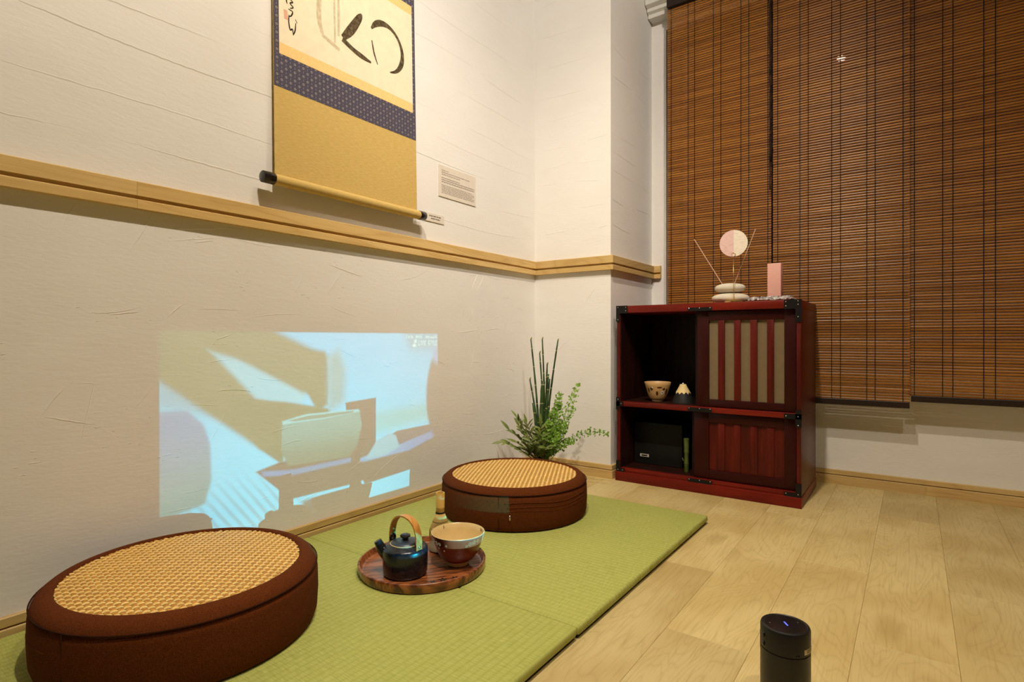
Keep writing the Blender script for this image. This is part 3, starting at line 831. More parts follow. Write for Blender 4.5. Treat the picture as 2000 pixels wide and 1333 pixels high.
def projector_beam():
    L = Vector((QX - QR - 0.003, QY, 0.090))
    d = bpy.data.lights.new('projector_beam', 'SPOT')
    d.spot_size = radians(78); d.spot_blend = 0.0; d.shadow_soft_size = 0.0012
    d.energy = 43.0; d.color = (1, 1, 1)
    o = bpy.data.objects.new('projector_beam', d); col.objects.link(o)
    o.location = L; o.rotation_euler = (pi / 2, 0, pi / 2)
    d.use_nodes = True
    nt = NT(d.node_tree)
    em = d.node_tree.nodes['Emission']
    N = nt.new('ShaderNodeTexCoord').outputs['Normal']
    s = nt.sep(N)
    D = L.x
    iz = nt.m('DIVIDE', D, nt.m('ABSOLUTE', s[2]))
    y = nt.m('ADD', nt.m('MULTIPLY', s[0], iz), L.y)      # picture plane in metres: the wall
    z = nt.m('ADD', nt.m('MULTIPLY', s[1], iz), L.z)
    V = nt.comb(y, z, 1.0)
    def poly(pts, soft=0.003, V=V):
        A = sum(pts[i][0] * pts[(i + 1) % len(pts)][1] - pts[(i + 1) % len(pts)][0] * pts[i][1] for i in range(len(pts)))
        if A < 0: pts = pts[::-1]
        r = None
        for i in range(len(pts)):
            (ax, ay), (bx, by) = pts[i], pts[(i + 1) % len(pts)]
            nx, ny = -(by - ay), (bx - ax); l = sqrt(nx * nx + ny * ny); nx /= l; ny /= l
            dd = nt.vm('DOT_PRODUCT', V, (nx, ny, -(nx * ax + ny * ay)))
            r = dd if r is None else nt.m('MINIMUM', r, dd)
        return nt.remap(r, -soft, soft)
    def ell(cx, cy, rx, ry, soft):
        q = nt.vm('LENGTH', nt.comb(nt.m('DIVIDE', nt.m('SUBTRACT', y, cx), rx), nt.m('DIVIDE', nt.m('SUBTRACT', z, cy), ry), 0.0))
        return nt.m('SUBTRACT', 1.0, nt.remap(q, 1.0 - soft, 1.0 + soft))
    # backdrop: pale blue, brighter table below
    g = nt.remap(z, 0.20, 0.55)
    C = nt.mix(g, (0.02, 0.68, 1.02, 1), (0.00, 0.60, 1.05, 1))
    C = nt.mix(nt.m('MULTIPLY', poly([(1.15, 0.265), (1.45, 0.285), (1.45, 0.335), (1.15, 0.325)], 0.02), 0.5), C, (0.06, 0.44, 0.30, 1))
    # striped floor at lower left
    st = nt.m('SINE', nt.m('MULTIPLY', nt.m('ADD', y, nt.m('MULTIPLY', z, 0.75)), 250.0))
    C = nt.mix(nt.m('MULTIPLY', nt.m('MULTIPLY', nt.remap(st, -0.4, 0.9), nt.m('MULTIPLY', nt.remap(z, 0.26, 0.12), nt.remap(y, 0.95, 0.86))), 0.6), C, (0.02, 0.30, 0.46, 1))
    C = nt.mix(nt.m('MULTIPLY', poly([(0.69, 0.46), (0.70, 0.36), (0.548, 0.40), (0.548, 0.47)], 0.02), 0.6), C, (0.03, 0.24, 0.34, 1))
    # soft drape of the kimono at left
    C = nt.mix(poly([(0.53, 0.393), (0.611, 0.388), (0.648, 0.352), (0.663, 0.303), (0.665, 0.220), (0.650, 0.170), (0.53, 0.150)], 0.006), C, nt.mix(nt.remap(z, 0.16, 0.38), (0.01, 0.24, 0.26, 1), (0.01, 0.22, 0.50, 1)))
    tan = nt.mix(nt.noise(nt.comb(y, z, 0.0), 9.0, 2.0), (0.010, 0.070, 0.004, 1), (0.024, 0.115, 0.030, 1))
    dim = (0.0, 0.004, 0.002, 1)
    # forearms and hands
    C = nt.mix(poly([(0.53, 0.58), (0.801, 0.58), (0.984, 0.500), (0.978, 0.460), (0.55, 0.478)], 0.012), C, tan)
    C = nt.mix(poly([(0.548, 0.557), (0.673, 0.518), (0.850, 0.36), (0.850, 0.232), (0.774, 0.283), (0.697, 0.344), (0.548, 0.462)], 0.010), C, tan)
    C = nt.mix(poly([(0.665, 0.518), (0.761, 0.491), (0.870, 0.445), (0.925, 0.402), (0.900, 0.378), (0.840, 0.374), (0.774, 0.400)], 0.010), C, (0.09, 0.58, 0.80, 1))
    C = nt.mix(poly([(0.700, 0.523), (0.975, 0.515), (0.988, 0.46), (0.985, 0.400), (0.905, 0.405), (0.829, 0.446), (0.748, 0.490)], 0.009), C, tan)
    C = nt.mix(poly([(0.905, 0.425), (0.987, 0.425), (0.985, 0.366), (0.950, 0.352)], 0.006), C, tan)
    C = nt.mix(poly([(1.02, 0.520), (1.045, 0.46), (1.040, 0.37), (0.985, 0.345), (0.985, 0.50)], 0.018), C, (0.06, 0.38, 0.48, 1))
    C = nt.mix(poly([(0.735, 0.405), (0.858, 0.385), (0.984, 0.356), (0.990, 0.345), (0.845, 0.325), (0.735, 0.330)], 0.005), C, tan)
    C = nt.mix(poly([(0.735, 0.341), (0.850, 0.345), (0.846, 0.224), (0.781, 0.277)], 0.005), C, tan)
    # dark tray, box and sleeve edge
    C = nt.mix(poly([(0.773, 0.220), (0.836, 0.232), (0.919, 0.232), (1.158, 0.205), (1.158, 0.135), (1.072, 0.128), (0.873, 0.130), (0.836, 0.161)], 0.003), C, dim)
    C = nt.mix(poly([(1.080, 0.200), (1.241, 0.259), (1.416, 0.262), (1.45, 0.200), (1.45, 0.150), (1.313, 0.128), (1.113, 0.118)], 0.003), C, dim)
    C = nt.mix(poly([(1.044, 0.366), (1.156, 0.371), (1.156, 0.210), (1.060, 0.210)], 0.0022), C, dim)
    C = nt.mix(poly([(1.072, 0.194), (1.419, 0.248), (1.428, 0.221), (1.296, 0.190), (1.113, 0.185)], 0.004), C, nt.mix(nt.remap(y, 1.15, 1.42), (0.02, 0.32, 0.66, 1), (0.01, 0.19, 0.54, 1)))
    C = nt.mix(poly([(1.230, 0.252), (1.405, 0.256), (1.39, 0.236), (1.250, 0.214)], 0.004), C, (0.00, 0.02, 0.06, 1))
    C = nt.mix(poly([(0.787, 0.218), (0.875, 0.206), (0.875, 0.192), (0.794, 0.204)], 0.004), C, (0.00, 0.18, 0.50, 1))
    C = nt.mix(poly([(0.870, 0.206), (1.072, 0.206), (1.075, 0.193), (0.870, 0.192)], 0.004), C, (0.00, 0.18, 0.46, 1))
    C = nt.mix(poly([(1.117, 0.193), (1.158, 0.239), (1.213, 0.257), (1.237, 0.246), (1.252, 0.209), (1.184, 0.190)], 0.004), C, (0.08, 0.48, 0.66, 1))
    C = nt.mix(poly([(0.905, 0.118), (1.085, 0.118), (1.085, 0.06), (0.905, 0.06)], 0.008), C, (0.01, 0.05, 0.06, 1))  # dim patch added to keep the beam off the tea bowl
    # bowl in the picture
    C = nt.mix(poly([(0.845, 0.336), (0.903, 0.346), (1.094, 0.340), (1.103, 0.296), (1.088, 0.241), (1.057, 0.209), (0.861, 0.218), (0.843, 0.262)], 0.0035), C, nt.mix(nt.remap(z, 0.21, 0.33), (0.01, 0.12, 0.08, 1), (0.02, 0.30, 0.30, 1)))
    C = nt.mix(poly([(0.845, 0.336), (0.919, 0.347), (1.090, 0.343), (1.096, 0.336), (0.967, 0.328), (0.848, 0.328)], 0.0025), C, (0.08, 0.60, 0.70, 1))
    C = nt.mix(nt.m('MULTIPLY', poly([(0.862, 0.336), (0.919, 0.342), (1.075, 0.340), (1.070, 0.335), (0.967, 0.331), (0.880, 0.332)], 0.002), 0.8), C, tan)
    # pillar-like sleeve at the right edge
    C = nt.mix(ell(1.455, 0.355, 0.082, 0.165, 0.10), C, (0.00, 0.01, 0.012, 1))
    C = nt.mix(ell(1.44, 0.492, 0.035, 0.030, 0.5), C, (0.10, 0.38, 0.80, 1))
    # caption, upper right: two lines of lettering and a small mark
    FONT = {'L': '4 4 4 4 7', 'I': '2 2 2 2 2', 'F': '7 4 6 4 4', 'E': '7 4 6 4 7', 'S': '7 4 7 1 7', 'T': '7 2 2 2 2', 'Y': '5 5 2 2 2', ' ': '0 0 0 0 0',
            'e': '0 7 7 4 7', 'a': '0 6 3 5 7', 'w': '0 5 5 7 7', 'b': '4 4 6 5 6', 'o': '0 0 7 5 7', 'u': '0 0 5 5 7', 't': '2 7 2 2 3', 'h': '4 4 7 5 5', 'n': '0 0 7 5 5', 'l': '2 2 2 2 2', 'C': '7 4 4 4 7', 'W': '5 5 7 7 5', 'A': '2 5 7 5 5'}
    def caption(text, y0, y1, z0, z1):
        cols = len(text) * 4
        u = nt.m('DIVIDE', nt.m('SUBTRACT', y, y0), y1 - y0)
        v = nt.m('DIVIDE', nt.m('SUBTRACT', z1, z), z1 - z0)
        tot = None
        for r in range(5):
            bits = []
            for ch in text:
                k = int(FONT[ch].split()[r]); bits += [(k >> 2) & 1, (k >> 1) & 1, k & 1, 0]
            stops = [(0.0, bits[0])]
            for i in range(1, cols):
                if bits[i] != bits[i - 1]: stops.append((i / cols, bits[i]))
            stops = stops[:32]
            rp = nt.ramp(u, [(p_, (q, q, q, 1)) for p_, q in stops], 'CONSTANT')
            inr = nt.m('MULTIPLY', nt.m('GREATER_THAN', v, r / 5), nt.m('LESS_THAN', v, (r + 1) / 5))
            w_ = nt.m('MULTIPLY', rp, inr)
            tot = w_ if tot is None else nt.m('ADD', tot, w_)
        inu = nt.m('MULTIPLY', nt.m('GREATER_THAN', u, 0.0), nt.m('LESS_THAN', u, 1.0))
        return nt.m('MULTIPLY', tot, inu)
    white = (0.35, 0.95, 1.05, 1)
    C = nt.mix(nt.m('MULTIPLY', poly([(1.26, 0.58), (1.45, 0.58), (1.45, 0.51), (1.30, 0.51)], 0.02), 0.85), C, (0.00, 0.36, 0.60, 1))
    C = nt.mix(caption('LIFE STYLE', 1.336, 1.427, 0.526, 0.543), C, white)
    C = nt.mix(caption('Tea Web About', 1.279, 1.427, 0.5505, 0.5605), C, white)
    C = nt.mix(ell(1.3225, 0.5405, 0.0065, 0.0065, 0.2), C, white)
    C = nt.mix(ell(1.3175, 0.5265, 0.0085, 0.0055, 0.2), C, white)
    frame = poly([(0.5545, 0.0745), (1.4285, 0.0745), (1.4285, 0.5660), (0.5545, 0.5660)], 0.0022)
    nt.put(em.inputs['Color'], C)
    nt.put(em.inputs['Strength'], frame)
    return o
projector_beam()

# ------------------------------------------------------------------ hanging scroll
def sx(z):                                   # the scroll leans off the wall towards its roller
    return 0.008 + 0.020 * (1.98 - z)
SY0, SY1 = 0.806, 1.300
scroll = thing('hanging_scroll', 'hanging scroll with ink painting, blue brocade and ochre mount on the left wall', 'wall scroll', (0.008, (SY0 + SY1) / 2, 0.93))
def b_ochre(nt, b):
    P = coords(nt); s = nt.sep(P)
    n = nt.noise(nt.comb(0.0, nt.m('MULTIPLY', s[1], 60.0), nt.m('MULTIPLY', s[2], 500.0)), 1.0, 2.0)
    n2 = nt.noise(nt.comb(0.0, nt.m('MULTIPLY', s[1], 4.0), nt.m('MULTIPLY', s[2], 14.0)), 1.0, 2.0)
    c = nt.mix(nt.remap(n, 0.3, 0.7), srgb(198, 168, 98), srgb(212, 182, 112))
    nt.put(b.inputs['Base Color'], nt.mix(nt.m('MULTIPLY', n2, 0.3), c, srgb(192, 160, 90)))
M_OCHRE = material('ochre_silk', rough=0.75, spec=0.2, build=b_ochre)
def b_brocade(nt, b):
    P = coords(nt); s = nt.sep(P)
    u = nt.m('DIVIDE', s[1], 0.0250); v = nt.m('DIVIDE', s[2], 0.0210)
    def dots(du, dv):
        a = nt.m('MULTIPLY', nt.m('SUBTRACT', nt.m('FRACT', nt.m('ADD', u, du)), 0.5), 0.025)
        c = nt.m('MULTIPLY', nt.m('SUBTRACT', nt.m('FRACT', nt.m('ADD', v, dv)), 0.5), 0.021)
        return nt.vm('LENGTH', nt.comb(a, c, 0.0))
    d = nt.m('MINIMUM', dots(0.0, 0.0), dots(0.5, 0.5))
    d2 = nt.m('MINIMUM', dots(0.5, 0.0), dots(0.0, 0.5))
    lite = srgb(122, 116, 120); dark = srgb(52, 48, 66)
    c = nt.mix(nt.remap(d, 0.0036, 0.0048), lite, dark)
    c = nt.mix(nt.remap(d, 0.0058, 0.0070), c, srgb(108, 102, 114))
    c = nt.mix(nt.remap(d2, 0.0020, 0.0030), c, nt.mix(nt.remap(d, 0.0070, 0.0078), c, srgb(64, 60, 82)))
    nt.put(b.inputs['Base Color'], c)
M_BROCADE = material('navy_brocade', rough=0.6, spec=0.3, build=b_brocade)
def b_gold(nt, b):
    P = coords(nt)
    n = nt.voro(P, 160.0); n2 = nt.noise(P, 40.0, 2.0)
    c = nt.mix(nt.remap(n, 0.15, 0.5), srgb(246, 214, 150), srgb(242, 202, 132))
    nt.put(b.inputs['Base Color'], nt.mix(nt.m('MULTIPLY', n2, 0.4), c, srgb(244, 206, 146)))
M_GOLD = material('gold_silk_strip', rough=0.45, spec=0.4, build=b_gold)
M_PAPER = material('ivory_paper', srgb(242, 230, 200), 0.85, 0.15)
def slab(name, y0, y1, z0, z1, dx, mat, th=0.0012, n=1):
    b = MB()
    v = []; f = []
    zs = [z0 + (z1 - z0) * i / n for i in range(n + 1)]
    for z in zs:
        x = sx(z) + dx
        v += [(x, y0, z), (x, y1, z), (x + th, y1, z), (x + th, y0, z)]
    for i in range(n):
        for k in range(4):
            q = (k + 1) % 4
            f.append((i * 4 + k, i * 4 + q, i * 4 + 4 + q, i * 4 + 4 + k))
    f.append((0, 1, 2, 3)); f.append(tuple(n * 4 + k for k in range(4)))
    return b.add(v, f).build(name, mat, scroll)
slab('ochre_mount', SY0, SY1, 0.945, 1.95, 0.0, M_OCHRE)
slab('brocade_panel', SY0 + 0.0005, SY1 - 0.0005, 1.183, 1.745, 0.0012, M_BROCADE, 0.0006)
slab('gold_strip', SY0 + 0.0155, SY1 - 0.0130, 1.268, 1.297, 0.0018, M_GOLD, 0.0005)
slab('gold_strip', SY0 + 0.0155, SY1 - 0.0130, 1.580, 1.609, 0.0018, M_GOLD, 0.0005)
slab('painting_paper', SY0 + 0.0155, SY1 - 0.0130, 1.297, 1.580, 0.0018, M_PAPER, 0.0005)
# roller with dark lacquer knobs, top rod and hanging cord
zr = 0.945; xr = sx(zr) + 0.004
M_LACQ = material('dark_lacquer', (0.012, 0.008, 0.007, 1), 0.18, 0.6)
def cyl_y(x, z, y0, y1, r, n=24):
    return MB().tube([(x, y0, z), (x, y1, z)], r, n)
shade_auto(cyl_y(xr, zr, SY0 - 0.004, SY1 + 0.004, 0.0135).build('roller', M_OCHRE, scroll), 40)
for (a, b_) in ((SY0 - 0.036, SY0 - 0.004), (SY1 + 0.004, SY1 + 0.030)):
    m0 = MB().tube([(xr, a, zr), (xr, a + 0.0015, zr), (xr, b_ - 0.0015, zr), (xr, b_, zr)], [0.0125, 0.0145, 0.0145, 0.0135], 24)
    shade_auto(m0.build('roller_knob', M_LACQ, scroll), 40)
shade_auto(cyl_y(0.012, 1.955, SY0, SY1, 0.006).build('top_rod', M_OCHRE, scroll), 40)
MB().tube([(0.012, 0.97, 1.96), (0.010, 1.053, 2.03), (0.012, 1.136, 1.96)], 0.002, 6).build('hanging_cord', M_CORD, scroll)

# brush strokes: flat ink laid on the paper (y, z, width)
def b_ink(c_d, c_l):
    def f(nt, b):
        P = coords(nt); s = nt.sep(P)
        n = nt.noise(nt.comb(0.0, nt.m('MULTIPLY', s[1], 90.0), nt.m('MULTIPLY', s[2], 90.0)), 1.0, 3.0, 0.6)
        nt.put(b.inputs['Base Color'], nt.mix(nt.remap(n, 0.35, 0.70), c_d, c_l))
    return f
M_INK = material('dark_ink', rough=0.8, spec=0.1, build=b_ink(srgb(70, 58, 42), srgb(116, 102, 76)))
M_WASH = material('pale_ink_wash', rough=0.85, spec=0.1, build=b_ink(srgb(196, 180, 148), srgb(216, 202, 170)))
M_SIGN = material('signature_ink', srgb(58, 50, 38), 0.8, 0.1)
M_SEAL = material('faded_red_seal', srgb(226, 176, 148), 0.8, 0.1)
def stroke(name, pts, mat, lift):
    P = []
    for i in range(len(pts) - 1):               # smooth a little
        for k in range(4):
            u = k / 4
            p0 = pts[max(i - 1, 0)]; p1 = pts[i]; p2 = pts[i + 1]; p3 = pts[min(i + 2, len(pts) - 1)]
            P.append(tuple(0.5 * ((2 * p1[j]) + (-p0[j] + p2[j]) * u + (2 * p0[j] - 5 * p1[j] + 4 * p2[j] - p3[j]) * u * u + (-p0[j] + 3 * p1[j] - 3 * p2[j] + p3[j]) * u ** 3) for j in range(3)))
    P.append(pts[-1])
    v = []; f = []
    for i, (y, z, w_) in enumerate(P):
        a = P[max(i - 1, 0)]; b_ = P[min(i + 1, len(P) - 1)]
        dy, dz = b_[0] - a[0], b_[1] - a[1]; l = sqrt(dy * dy + dz * dz) or 1
        ny, nz = -dz / l, dy / l
        for s_ in (-0.5, 0.5):
            zz = z + nz * w_ * s_
            v.append((sx(zz) + 0.00235 + lift, y + ny * w_ * s_, zz))
    for i in range(len(P) - 1):
        f.append((2 * i, 2 * i + 2, 2 * i + 3, 2 * i + 1))
    return obj(name, v, f, mat, scroll)
# generic ink composition: pale upright stems, a ridge and one sweeping arc
stroke('pale_stroke', [(0.944, 1.510, 0.012), (0.941, 1.46, 0.015), (0.940, 1.41, 0.015), (0.950, 1.372, 0.010)], M_WASH, 0.0)
stroke('pale_stroke', [(0.992, 1.520, 0.005), (0.990, 1.46, 0.006), (0.991, 1.40, 0.006), (0.990, 1.365, 0.005)], M_WASH, 0.0)
stroke('pale_stroke', [(1.004, 1.510, 0.006), (1.004, 1.45, 0.008), (1.003, 1.39, 0.007)], M_WASH, 0.0)
stroke('pale_stroke', [(0.948, 1.370, 0.008), (0.975, 1.362, 0.011), (1.006, 1.352, 0.009)], M_WASH, 0.0001)
stroke('ink_stroke', [(1.018, 1.392, 0.016), (1.045, 1.425, 0.026), (1.076, 1.474, 0.020), (1.085, 1.490, 0.005)], M_INK, 0.0001)
stroke('ink_stroke', [(1.016, 1.388, 0.016), (1.050, 1.374, 0.014), (1.085, 1.366, 0.015), (1.118, 1.362, 0.006)], M_INK, 0.0002)
arc_ = []
for i in range(13):
    q = radians(150 - i * 19)
    arc_.append((1.178 + 0.066 * cos(q), 1.430 + 0.070 * sin(q), (0.006, 0.016, 0.019, 0.016, 0.012, 0.010, 0.010, 0.012, 0.014, 0.017, 0.014, 0.009, 0.004)[i]))
stroke('ink_stroke', arc_, M_INK, 0.0003)
stroke('ink_stroke', [(1.122, 1.430, 0.004), (1.130, 1.395, 0.006), (1.143, 1.366, 0.003)], M_INK, 0.0002)
# column of cursive signature marks and a faded seal
sig = [[(0.846, 1.505), (0.850, 1.488), (0.858, 1.480)], [(0.842, 1.482), (0.851, 1.486), (0.856, 1.472)], [(0.843, 1.463), (0.845, 1.459)],
       [(0.842, 1.450), (0.848, 1.446), (0.843, 1.440), (0.852, 1.443), (0.858, 1.440), (0.853, 1.433)], [(0.845, 1.424), (0.843, 1.411), (0.845, 1.404)],
       [(0.852, 1.420), (0.861, 1.415), (0.853, 1.409), (0.862, 1.402), (0.853, 1.396)], [(0.848, 1.392), (0.860, 1.390), (0.856, 1.378), (0.848, 1.372)],
       [(0.850, 1.378), (0.849, 1.358), (0.853, 1.340), (0.859, 1.345), (0.862, 1.330)], [(0.862, 1.332), (0.867, 1.345), (0.869, 1.365)], [(0.868, 1.374), (0.873, 1.366)]]
for q in sig:
    n_ = len(q)
    stroke('signature_mark', [(y, z, 0.0036 if 0 < i < n_ - 1 else 0.0022) for i, (y, z) in enumerate(q)], M_SIGN, 0.0002)
stroke('red_seal', [(0.840, 1.386, 0.011), (0.842, 1.362, 0.012)], M_SEAL, 0.0)

# ------------------------------------------------------------------ notices on the wall
M_CARD = material('white_card', srgb(232, 222, 208), 0.6, 0.3)
M_PRINT = material('grey_print', srgb(150, 138, 126), 0.8)
def text_rows(parent, y0, y1, rows, x, mat, seed, skew=0.0):
    rr = random.Random(seed); b = MB()
    for (z, h, a, e) in rows:
        yy = y0 + (y1 - y0) * a
        end = y0 + (y1 - y0) * e
        while yy < end:
            wl = rr.uniform(0.003, 0.011)
            wl = min(wl, end - yy)
            b.add([(x, yy, z), (x, yy + wl, z), (x, yy + wl, z + h), (x, yy, z + h)], [(0, 1, 2, 3)])
            yy += wl + 0.0016
    o = b.build('print', mat, parent); o['kind'] = 'stuff'
    return o
nc = thing('notice_card', 'white printed notice card taped to the wall right of the scroll', 'notice', (0.0, 1.528, 1.04))
MB().box(0.0012, 0.0030, 1.431, 1.630, 1.038, 1.146).build('card', M_CARD, nc)
rows = [(1.128, 0.0028, .07, .25), (1.121, 0.0028, .07, .82), (1.114, 0.0028, .07, .55)]
rows += [(1.102, 0.0030, .07, .55), (1.095, 0.0036, .07, .96), (1.088, 0.0036, .07, .96)]
rows += [(1.077 - i * 0.0052, 0.0026, .07, .95 if i % 3 else .90) for i in range(6)]
text_rows(nc, 1.431, 1.630, rows, 0.0031, M_PRINT, 4)
lc = thing('small_label', 'small white label with a dark emblem under the scroll roller end', 'label', (0.0, 1.405, 0.945))
MB().box(0.0012, 0.0030, 1.352, 1.458, 0.943, 0.971).build('card', M_CARD, lc)
text_rows(lc, 1.352, 1.458, [(0.9600, 0.0040, .30, .85), (0.9515, 0.0040, .38, .80)], 0.0031, material('dark_print', srgb(110, 98, 88), 0.8), 9)
MB().add([(0.0031, 1.364 + 0.0032 * cos(q), 0.958 + 0.0062 * sin(q)) for q in [i * pi / 6 for i in range(12)]], [tuple(range(12))]).build('emblem', M_BLACK, lc)

# ------------------------------------------------------------------ cabinet
CX0, CX1, CY0, CY1, CZ = 0.385, 1.030, 2.025, 2.360, 0.675
cab = thing('tea_cabinet', 'dark red wooden tea cabinet with black iron corners below the blinds', 'cabinet', ((CX0 + CX1) / 2, CY0, 0))
def cb(name, x0, x1, y0, y1, z0, z1, mat, bev=0.0015, parent=None):
    o = MB().box(x0, x1, y0, y1, z0, z1, bev).build(name, mat, parent or cab)
    return shade_auto(o, 30)
cb('top_board', CX0, CX1, CY0, CY1, 0.648, CZ, M_MAHOG_X)
cb('side_panel', CX0 + 0.001, CX0 + 0.014, CY0 + 0.001, CY1 - 0.001, 0.036, 0.648, M_MAHOG)
cb('side_panel', CX1 - 0.014, CX1 - 0.001, CY0 + 0.001, CY1 - 0.001, 0.036, 0.648, M_MAHOG)
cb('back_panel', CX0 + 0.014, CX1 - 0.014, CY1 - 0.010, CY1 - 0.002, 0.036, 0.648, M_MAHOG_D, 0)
cb('bottom_board', CX0 + 0.014, CX1 - 0.014, CY0 + 0.026, CY1 - 0.010, 0.034, 0.0498, M_MAHOG_D)  # darkened behind its red edge in place of depth shade
cb('bottom_edge', CX0 + 0.014, CX1 - 0.014, CY0 + 0.004, CY0 + 0.026, 0.034, 0.050, M_MAHOG_X)
cb('plinth', CX0 - 0.004, CX1 + 0.001, CY0 - 0.004, CY1 - 0.001, 0.0, 0.0355, M_MAHOG_X)
cb('middle_shelf', CX0 + 0.014, CX1 - 0.014, CY0 + 0.024, CY1 - 0.010, 0.288, 0.3058, M_MAHOG_D)  # shade at the back of the shelf put into the wood colour
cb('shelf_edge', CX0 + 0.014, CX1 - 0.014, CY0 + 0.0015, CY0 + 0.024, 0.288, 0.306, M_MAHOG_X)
cb('shade_panel', CX0 + 0.0142, CX0 + 0.0165, CY0 + 0.006, CY1 - 0.010, 0.306, 0.647, M_MAHOG_D, 0)  # added dark panels standing in for shade on the inner wall
cb('shade_panel', CX0 + 0.0142, CX0 + 0.0165, CY0 + 0.006, CY1 - 0.010, 0.050, 0.287, M_MAHOG_D, 0)
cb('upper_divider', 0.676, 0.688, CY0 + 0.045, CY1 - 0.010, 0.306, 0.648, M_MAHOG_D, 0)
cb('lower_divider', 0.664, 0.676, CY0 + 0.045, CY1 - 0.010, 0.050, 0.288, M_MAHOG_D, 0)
# sliding doors: stiles, rails, bars and panes
panes = [(0.732, 0.764), (0.786, 0.818), (0.839, 0.871), (0.893, 0.924), (0.945, 0.977)]
def door(name, x0, x1, z0, z1, pz0, pz1, glass):
    y0, y1 = CY0 + 0.016, CY0 + 0.032
    d = cb(name, x0, panes[0][0], y0, y1, z0, z1, M_MAHOG_D2, 0.001)
    d.name = name
    BASE[d] = BASE[cab]
    cb('stile', panes[-1][1], x1, y0, y1, z0, z1, M_MAHOG_D2, 0.001, d)
    cb('top_rail', panes[0][0], panes[-1][1], y0, y1, pz1, z1, M_MAHOG_D2, 0.001, d)
    cb('bottom_rail', panes[0][0], panes[-1][1], y0, y1, z0, pz0, M_MAHOG_D2, 0.001, d)
    for i in range(4):
        cb('bar', panes[i][1], panes[i + 1][0], y0 + (0.0 if glass else 0.004), y1, pz0, pz1, M_MAHOG, 0.001, d)
    for (a, b_) in panes:
        if glass:
            MB().box(a, b_, y0 + 0.009, y0 + 0.012, pz0, pz1).build('pane', M_FROST, d)
        else:
            cb('panel', a, b_, y0 + 0.008, y1, pz0, pz1, M_MAHOG, 0, d)
door('glazed_door', 0.692, CX1 - 0.016, 0.308, 0.646, 0.334, 0.613, True)
door('panel_door', 0.680, CX1 - 0.016, 0.052, 0.286, 0.084, 0.253, False)
# iron fittings on the front with steel nails
def plate(parts, nails):
    b = MB()
    for (x0, x1, z0, z1) in parts: b.box(x0, x1, CY0 - 0.0024, CY0 + 0.0004, z0, z1)
    o = b.build('iron_fitting', M_IRON, cab)
    for (x, z) in nails:
        MB().ball((x, CY0 - 0.0026, z), 0.0021, 1, 0.7, 1, 8, 6).build('nail', M_NAIL, o, True)
plate([(CX0 - 0.001, 0.430, 0.646, CZ + 0.0008), (CX0 - 0.001, 0.3985, 0.614, 0.646)], [(0.392, 0.669), (0.424, 0.669), (0.424, 0.656), (0.392, 0.622)])
plate([(0.979, CX1 + 0.001, 0.646, CZ + 0.0008), (1.0130, CX1 + 0.001, 0.603, 0.646)], [(0.985, 0.670), (0.985, 0.656), (1.021, 0.671), (1.021, 0.660), (1.021, 0.620)])
plate([(0.663, 0.747, 0.6475, 0.6600)], [(0.668, 0.6575), (0.705, 0.6575), (0.742, 0.6575)])
plate([(CX0 - 0.001, 0.412, 0.289, 0.306), (CX0 - 0.001, 0.3985, 0.275, 0.322)], [(0.405, 0.2985), (0.392, 0.314)])
plate([(0.979, CX1 + 0.001, 0.288, 0.305), (1.0130, CX1 + 0.001, 0.262, 0.318)], [(0.985, 0.2965), (1.021, 0.2965), (1.021, 0.268)])
plate([(0.663, 0.747, 0.289, 0.303)], [(0.668, 0.3005), (0.705, 0.3005), (0.742, 0.3005)])
plate([(CX0 - 0.001, 0.418, 0.0355, 0.050), (CX0 - 0.001, 0.3985, 0.050, 0.078)], [(0.392, 0.043), (0.411, 0.043)])
plate([(0.663, 0.747, 0.0355, 0.048)], [(0.668, 0.0455), (0.705, 0.0455), (0.742, 0.0455)])
plate([(0.979, CX1 + 0.001, 0.0355, 0.049), (1.0130, CX1 + 0.001, 0.049, 0.080)], [(0.985, 0.045), (1.021, 0.045)])

# ---- things in the cabinet
ZS = 0.3060
M_SHARD = material('ochre_stoneware', srgb(206, 164, 108), 0.45)
M_BRNPAT = material('brown_underglaze', srgb(84, 42, 20), 0.5)
SBX, SBY = 0.512, 2.125
sb = thing('stoneware_bowl', 'small ochre tea bowl with brown painted figures on the cabinet shelf', 'bowl', (SBX, SBY, ZS))
c = (SBX, SBY, ZS)
def r2(z): return 0.024 + 0.0265 * (max(z - 0.006, 0) / 0.067) ** 0.6
shade_auto(MB().lathe([(0.020, 0.0), (0.022, 0.001), (0.022, 0.006)] + [(r2(z), z) for z in (0.008, 0.014, 0.024, 0.036, 0.050, 0.062, 0.073)] + [(r2(0.073) - 0.001, 0.0745)] + [(r2(z) - 0.0025, z) for z in (0.073, 0.060, 0.045, 0.030, 0.018, 0.010)] + [(0.0001, 0.009)], c, 56).build('bowl_body', M_SHARD, sb), 55)
def patch(ang, z, w_, h, mat, name='painted_mark'):
    R0 = r2(z) + 0.0005; v = []
    for k in range(10):
        q = 2 * pi * k / 10
        zz = z + h * sin(q); a = ang + w_ * cos(q) / R0
        v.append((SBX + (r2(zz) + 0.0005) * cos(a), SBY + (r2(zz) + 0.0005) * sin(a), ZS + zz))
    obj(name, v, [tuple(range(10))], mat, sb)
for (ad, z, w_, h, m_) in ((-72, 0.033, 0.0045, 0.009, M_BRNPAT), (-100, 0.050, 0.006, 0.006, M_BRNPAT), (-38, 0.050, 0.006, 0.004, M_BRNPAT), (-60, 0.056, 0.010, 0.003, M_BRNPAT), (-44, 0.036, 0.006, 0.007, M_WHITE), (-95, 0.056, 0.003, 0.003, M_WHITE), (-44, 0.036, 0.0025, 0.003, M_BRNPAT), (-20, 0.040, 0.005, 0.012, M_BRNPAT), (-118, 0.045, 0.004, 0.010, M_BRNPAT)):
    patch(radians(ad), z, w_, h, m_)
